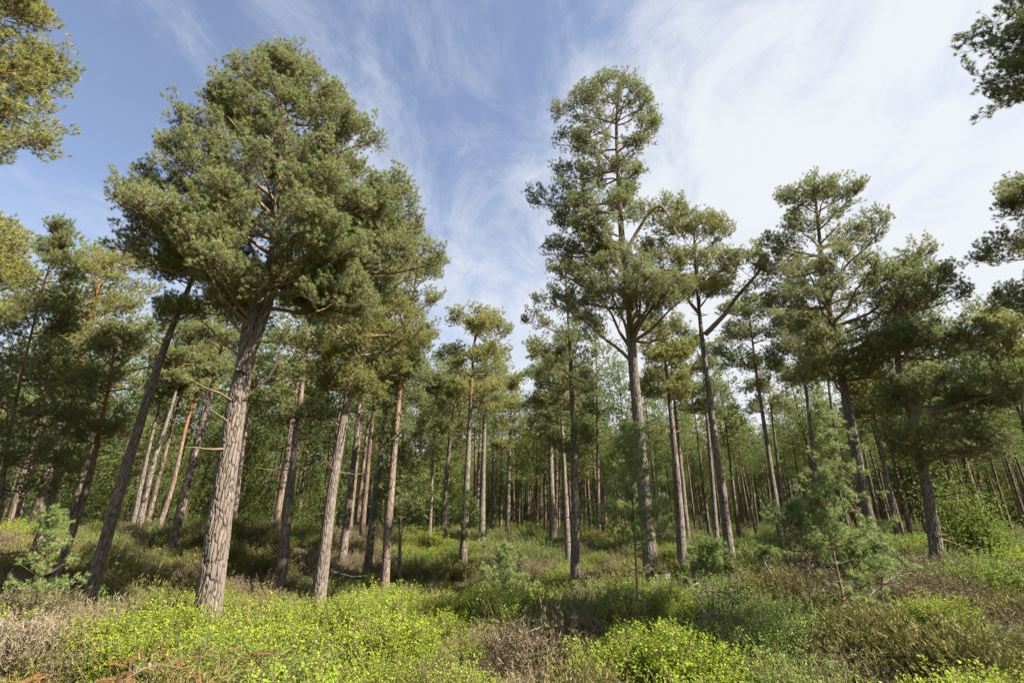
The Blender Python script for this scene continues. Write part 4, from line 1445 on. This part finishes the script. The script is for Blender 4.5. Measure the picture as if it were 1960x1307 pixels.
def stick(path, d, rad, label, idx):
    r = np.random.default_rng(650 + idx)
    st = Stand(*path[0], d)
    gz = float(ground_z(st.B[0], st.B[1]))
    base = np.array([st.B[0], st.B[1], gz])
    root = thing('dead_sapling', label, 'dead sapling', base)
    W3 = np.array([st(*p) for p in path]) - base
    P = resample(np.vstack([[0, 0, -0.2], W3]), 14)
    mb = MB()
    tube(mb, P, np.linspace(rad, 0.004, 14), 6, 0)
    link('stem', mb.mesh('stem', [M_TWIG]), root)
    tw = MB()
    for i in range(12):
        q = P[int(r.integers(5, 14))]
        e = norm(r.normal(size=3) * [1, 1, 0.5]) * r.uniform(0.1, 0.3)
        tube(tw, np.stack([q, q + e * 0.5, q + e + r.normal(size=3) * 0.03]), [0.005, 0.004, 0.002], 3, 0, cap=False)
    link('twigs', tw.mesh('twigs', [M_TWIG]), root)['kind'] = 'stuff'


stick([(1408, 1180), (1409, 1130), (1404, 1075)], 9.6, 0.012, 'thin bare dead stem standing before the S limbed pine foot', 1)
stick([(1655, 1130), (1640, 1060), (1650, 1010)], 11.0, 0.014, 'bare twiggy dead sapling among the young pines', 2)

# ------------------------------------------------------------------ ground cover
def smooth(v, a, b):
    v = np.clip((v - a) / (b - a), 0, 1)
    return v * v * (3 - 2 * v)


def clump_cells(x, y):
    """the undergrowth grows in rounded clumps: height of the clump here (0-1) and a number of its own"""
    wx = x / 0.95 + (fbm(x / 1.3, y / 1.3, 91, 2) - 0.5) * 1.1
    wy = y / 0.95 + (fbm(x / 1.3 + 9, y / 1.3, 95, 2) - 0.5) * 1.1
    e, cid = worley(wx, wy, 10 ** 6, 33)
    return smooth(e, 0.0, 0.75), cid


def scatter_ground(name, protos, mask, dens_bands, seed, smin, smax, az=(-66, 66), flat=0.16):
    r = np.random.default_rng(seed)
    PX, PY = [], []
    for (d0, d1, dn) in dens_bands:
        area = R(az[1] - az[0]) / 2 * (d1 * d1 - d0 * d0)
        n = int(area * dn)
        a = R(1) * r.uniform(az[0], az[1], n)
        d = np.sqrt(r.uniform(d0 * d0, d1 * d1, n))
        PX.append(d * np.sin(a))
        PY.append(d * np.cos(a))
    x, y = np.concatenate(PX), np.concatenate(PY)
    m_ = mask(x, y)
    keep = r.uniform(size=len(x)) < m_
    x, y, m_ = x[keep], y[keep], m_[keep]
    n = len(x)
    d = np.hypot(x, y)
    z = ground_z(x, y) - 0.02 + 0.10 * (clump_cells(x, y)[0] - 0.4)
    mound = clump_cells(x, y)[0]
    s = r.uniform(smin, smax, n) * (0.42 + 1.05 * mound) * (0.8 + 0.3 * np.clip(m_, 0, 1)) * (1 + np.clip((d - 16) / 40, 0, 0.9))
    rot = np.stack([r.normal(size=n) * flat, r.normal(size=n) * flat, r.uniform(0, 6.28, n)], -1)
    o = scatter_obj(name, (np.stack([x, y, z], -1), rot, s, r.integers(0, len(protos), n)), scatter_group('scatter_' + name, [proto(name, p) for p in protos]))
    return o, n


def smooth(v, a, b):
    v = np.clip((v - a) / (b - a), 0, 1)
    return v * v * (3 - 2 * v)


def kindmap(x, y):
    d = np.hypot(x, y)
    lr = x / np.maximum(d, 1)
    n = 0.52 * fbm(x / 3.0 + 40, y / 3.0, 31, 3) + 0.32 * clump_cells(x, y)[1] + 0.16 * fbm(x / 0.7, y / 0.7 + 20, 35, 2)
    bias = 0.15 * smooth(9.6 - d, 0, 2.0) * smooth(-lr, -0.05, 0.25) + 0.075 * smooth(d, 19, 25) - 0.045 * smooth(d, 9, 11) * smooth(-d, -19, -15)
    return n + bias


def m_bil(x, y):
    return smooth(kindmap(x, y), 0.492, 0.565)


def m_hea(x, y):
    return smooth(1 - kindmap(x, y), 0.42, 0.54) * smooth(fbm(x / 2.2, y / 2.2 + 90, 51, 3), 0.35, 0.55)


def m_brn(x, y):
    return smooth(1 - kindmap(x, y), 0.44, 0.56) * smooth(1 - fbm(x / 2.2, y / 2.2 + 90, 51, 3), 0.42, 0.60)


bands = [(3.6, 8, 44), (8, 14, 32), (14, 26, 16), (26, 62, 4.0)]
B1 = [bilberry(1 + k).mesh('bilberry_clump', [M_BIL, M_TWIG]) for k in range(4)]
B2 = [bilberry(11 + k, 36, 17, 0.38, 0.22, 0.021, 0.0135).mesh('bilberry_clump', [M_BILD, M_TWIG]) for k in range(3)]
H1 = [heather(21 + k).mesh('heather_clump', [M_HEA, M_TWIG]) for k in range(4)]
H2 = [heather(31 + k, 55, 0.36, 0.22, 0.007).mesh('heather_clump', [M_HEB, M_TWIG]) for k in range(4)]
G1 = [grass_tuft(41 + k).mesh('grass_tuft', [M_GRS]) for k in range(3)]
for nm, pr, mk, bd, sd_, s0, s1, lab in (
        ('bilberry_cover', B1, lambda x, y: m_bil(x, y) * smooth(fbm(x / 4 + 7, y / 4, 71, 3) - 0.12 * smooth(x, 0, 6), 0.34, 0.54), bands, 1, 0.75, 1.2, 'bright green bilberry covering the forest floor'),
        ('dark_bilberry_cover', B2, lambda x, y: np.maximum(m_bil(x, y), 0.12) * smooth(1 - fbm(x / 4 + 7, y / 4, 71, 3) + 0.12 * smooth(x, 0, 6), 0.42, 0.6), bands, 2, 0.75, 1.2, 'deeper green bilberry patches in the undergrowth'),
        ('heather_cover', H1, m_hea, bands, 3, 0.75, 1.25, 'olive green heather covering the forest floor'),
        ('brown_heather_cover', H2, m_brn, bands, 4, 0.75, 1.25, 'brown woody heather between the green patches'),
        ('grass_cover', G1, lambda x, y: smooth(fbm(x / 1.5 + 3, y / 1.5, 81, 3), 0.60, 0.75), [(3.6, 12, 2.0), (12, 30, 0.5)], 5, 0.6, 1.0, 'thin dry grass tufts among the heather')):
    o, n_ = scatter_ground(nm, pr, mk, bd, sd_, s0, s1)
    o['label'] = lab
    o['category'] = 'undergrowth'
    print(nm, n_)


# single plants in the foreground
def clump(name, label, cat, px, py, d, builder, mats, n, spread, s0, s1, seed, up=0.0):
    r = np.random.default_rng(seed)
    p = at(px, py, d)
    z = float(ground_z(p[0], p[1]))
    root = thing(name, label, cat, (p[0], p[1], z))
    mb = MB()
    for i in range(n):
        b = builder(seed + i)
        a = r.uniform(0, 6.28)
        q = spread * math.sqrt(r.uniform())
        ox, oy = q * math.cos(a), q * math.sin(a)
        sc = r.uniform(s0, s1)
        oz = float(ground_z(p[0] + ox, p[1] + oy)) - z + up * (1 - (q / spread) ** 2)
        v = np.concatenate(b.v) * sc + [ox, oy, oz]
        mb.v.append(v.astype(np.float32))
        mb.f.append(np.concatenate(b.f) + mb.n)
        mb.m.append(np.concatenate(b.m))
        mb.sm.append(np.concatenate(b.sm))
        mb.a.setdefault('tip', []).append(np.concatenate(b.a['tip']))
        mb.n += len(v)
    link('foliage', mb.mesh('foliage', mats), root)['kind'] = 'stuff'


def frond(seed):
    """a drooping dead pine branchlet, rusty needles"""
    r = np.random.default_rng(seed)
    mb = MB()
    a = r.uniform(0, 6.28)
    d = np.array([math.cos(a), math.sin(a), 0.15])
    P = resample(np.stack([[0, 0, 0.25], d * 0.25 + [0, 0, 0.33], d * 0.5 + [0, 0, 0.30]]), 8)
    tube(mb, P, np.linspace(0.006, 0.003, 8), 3, 1, cap=False, tip=0.0)
    for i in range(10):
        q = P[int(r.integers(1, 8))]
        e = norm(d + np.cross(d, [0, 0, 1]) * r.uniform(-1, 1) + [0, 0, r.uniform(-0.3, 0.3)]) * r.uniform(0.08, 0.16)
        needle_fan(mb, q, e, 30, 0.05, 0.005, r, 0, 0.6)
    return mb


clump('dead_pine_fronds', 'rusty orange dead pine fronds lying in the front left bilberry', 'dead branch', 265, 1300, 6.3, frond, [M_RUST, M_TWIG], 26, 0.95, 0.8, 1.2, 1000)
clump('dead_pine_fronds', 'small upright rusty dead frond near the front left corner', 'dead branch', 95, 1275, 6.7, frond, [M_RUST, M_TWIG], 7, 0.25, 0.9, 1.2, 1040)
clump('heather_bush', 'pale beige dead heather bush by the left edge', 'bush', 22, 1235, 8.6, lambda s: heather(s, 60, 0.42, 0.26, 0.010), [M_PALE, M_TWIG], 12, 0.42, 0.85, 1.15, 1100, 0.35)
clump('grass_tuft', 'tall yellow grass tuft at the front edge, right of centre', 'grass', 1500, 1302, 6.3, grass_tuft, [M_GRS], 6, 0.3, 0.8, 1.1, 1200)
clump('bilberry_bush', 'bright yellow green bilberry bush at the bottom edge, in the middle', 'bush', 800, 1320, 6.2, lambda s: bilberry(s, 26, 10, 0.42, 0.2), [M_BIL, M_TWIG], 16, 0.5, 0.9, 1.2, 1300, 0.12)
clump('bilberry_bush', 'bright bilberry bush in the sun at the bottom edge, left of middle', 'bush', 480, 1300, 6.4, lambda s: bilberry(s, 26, 10, 0.42, 0.2), [M_BIL, M_TWIG], 9, 0.3, 0.9, 1.2, 1340, 0.12)
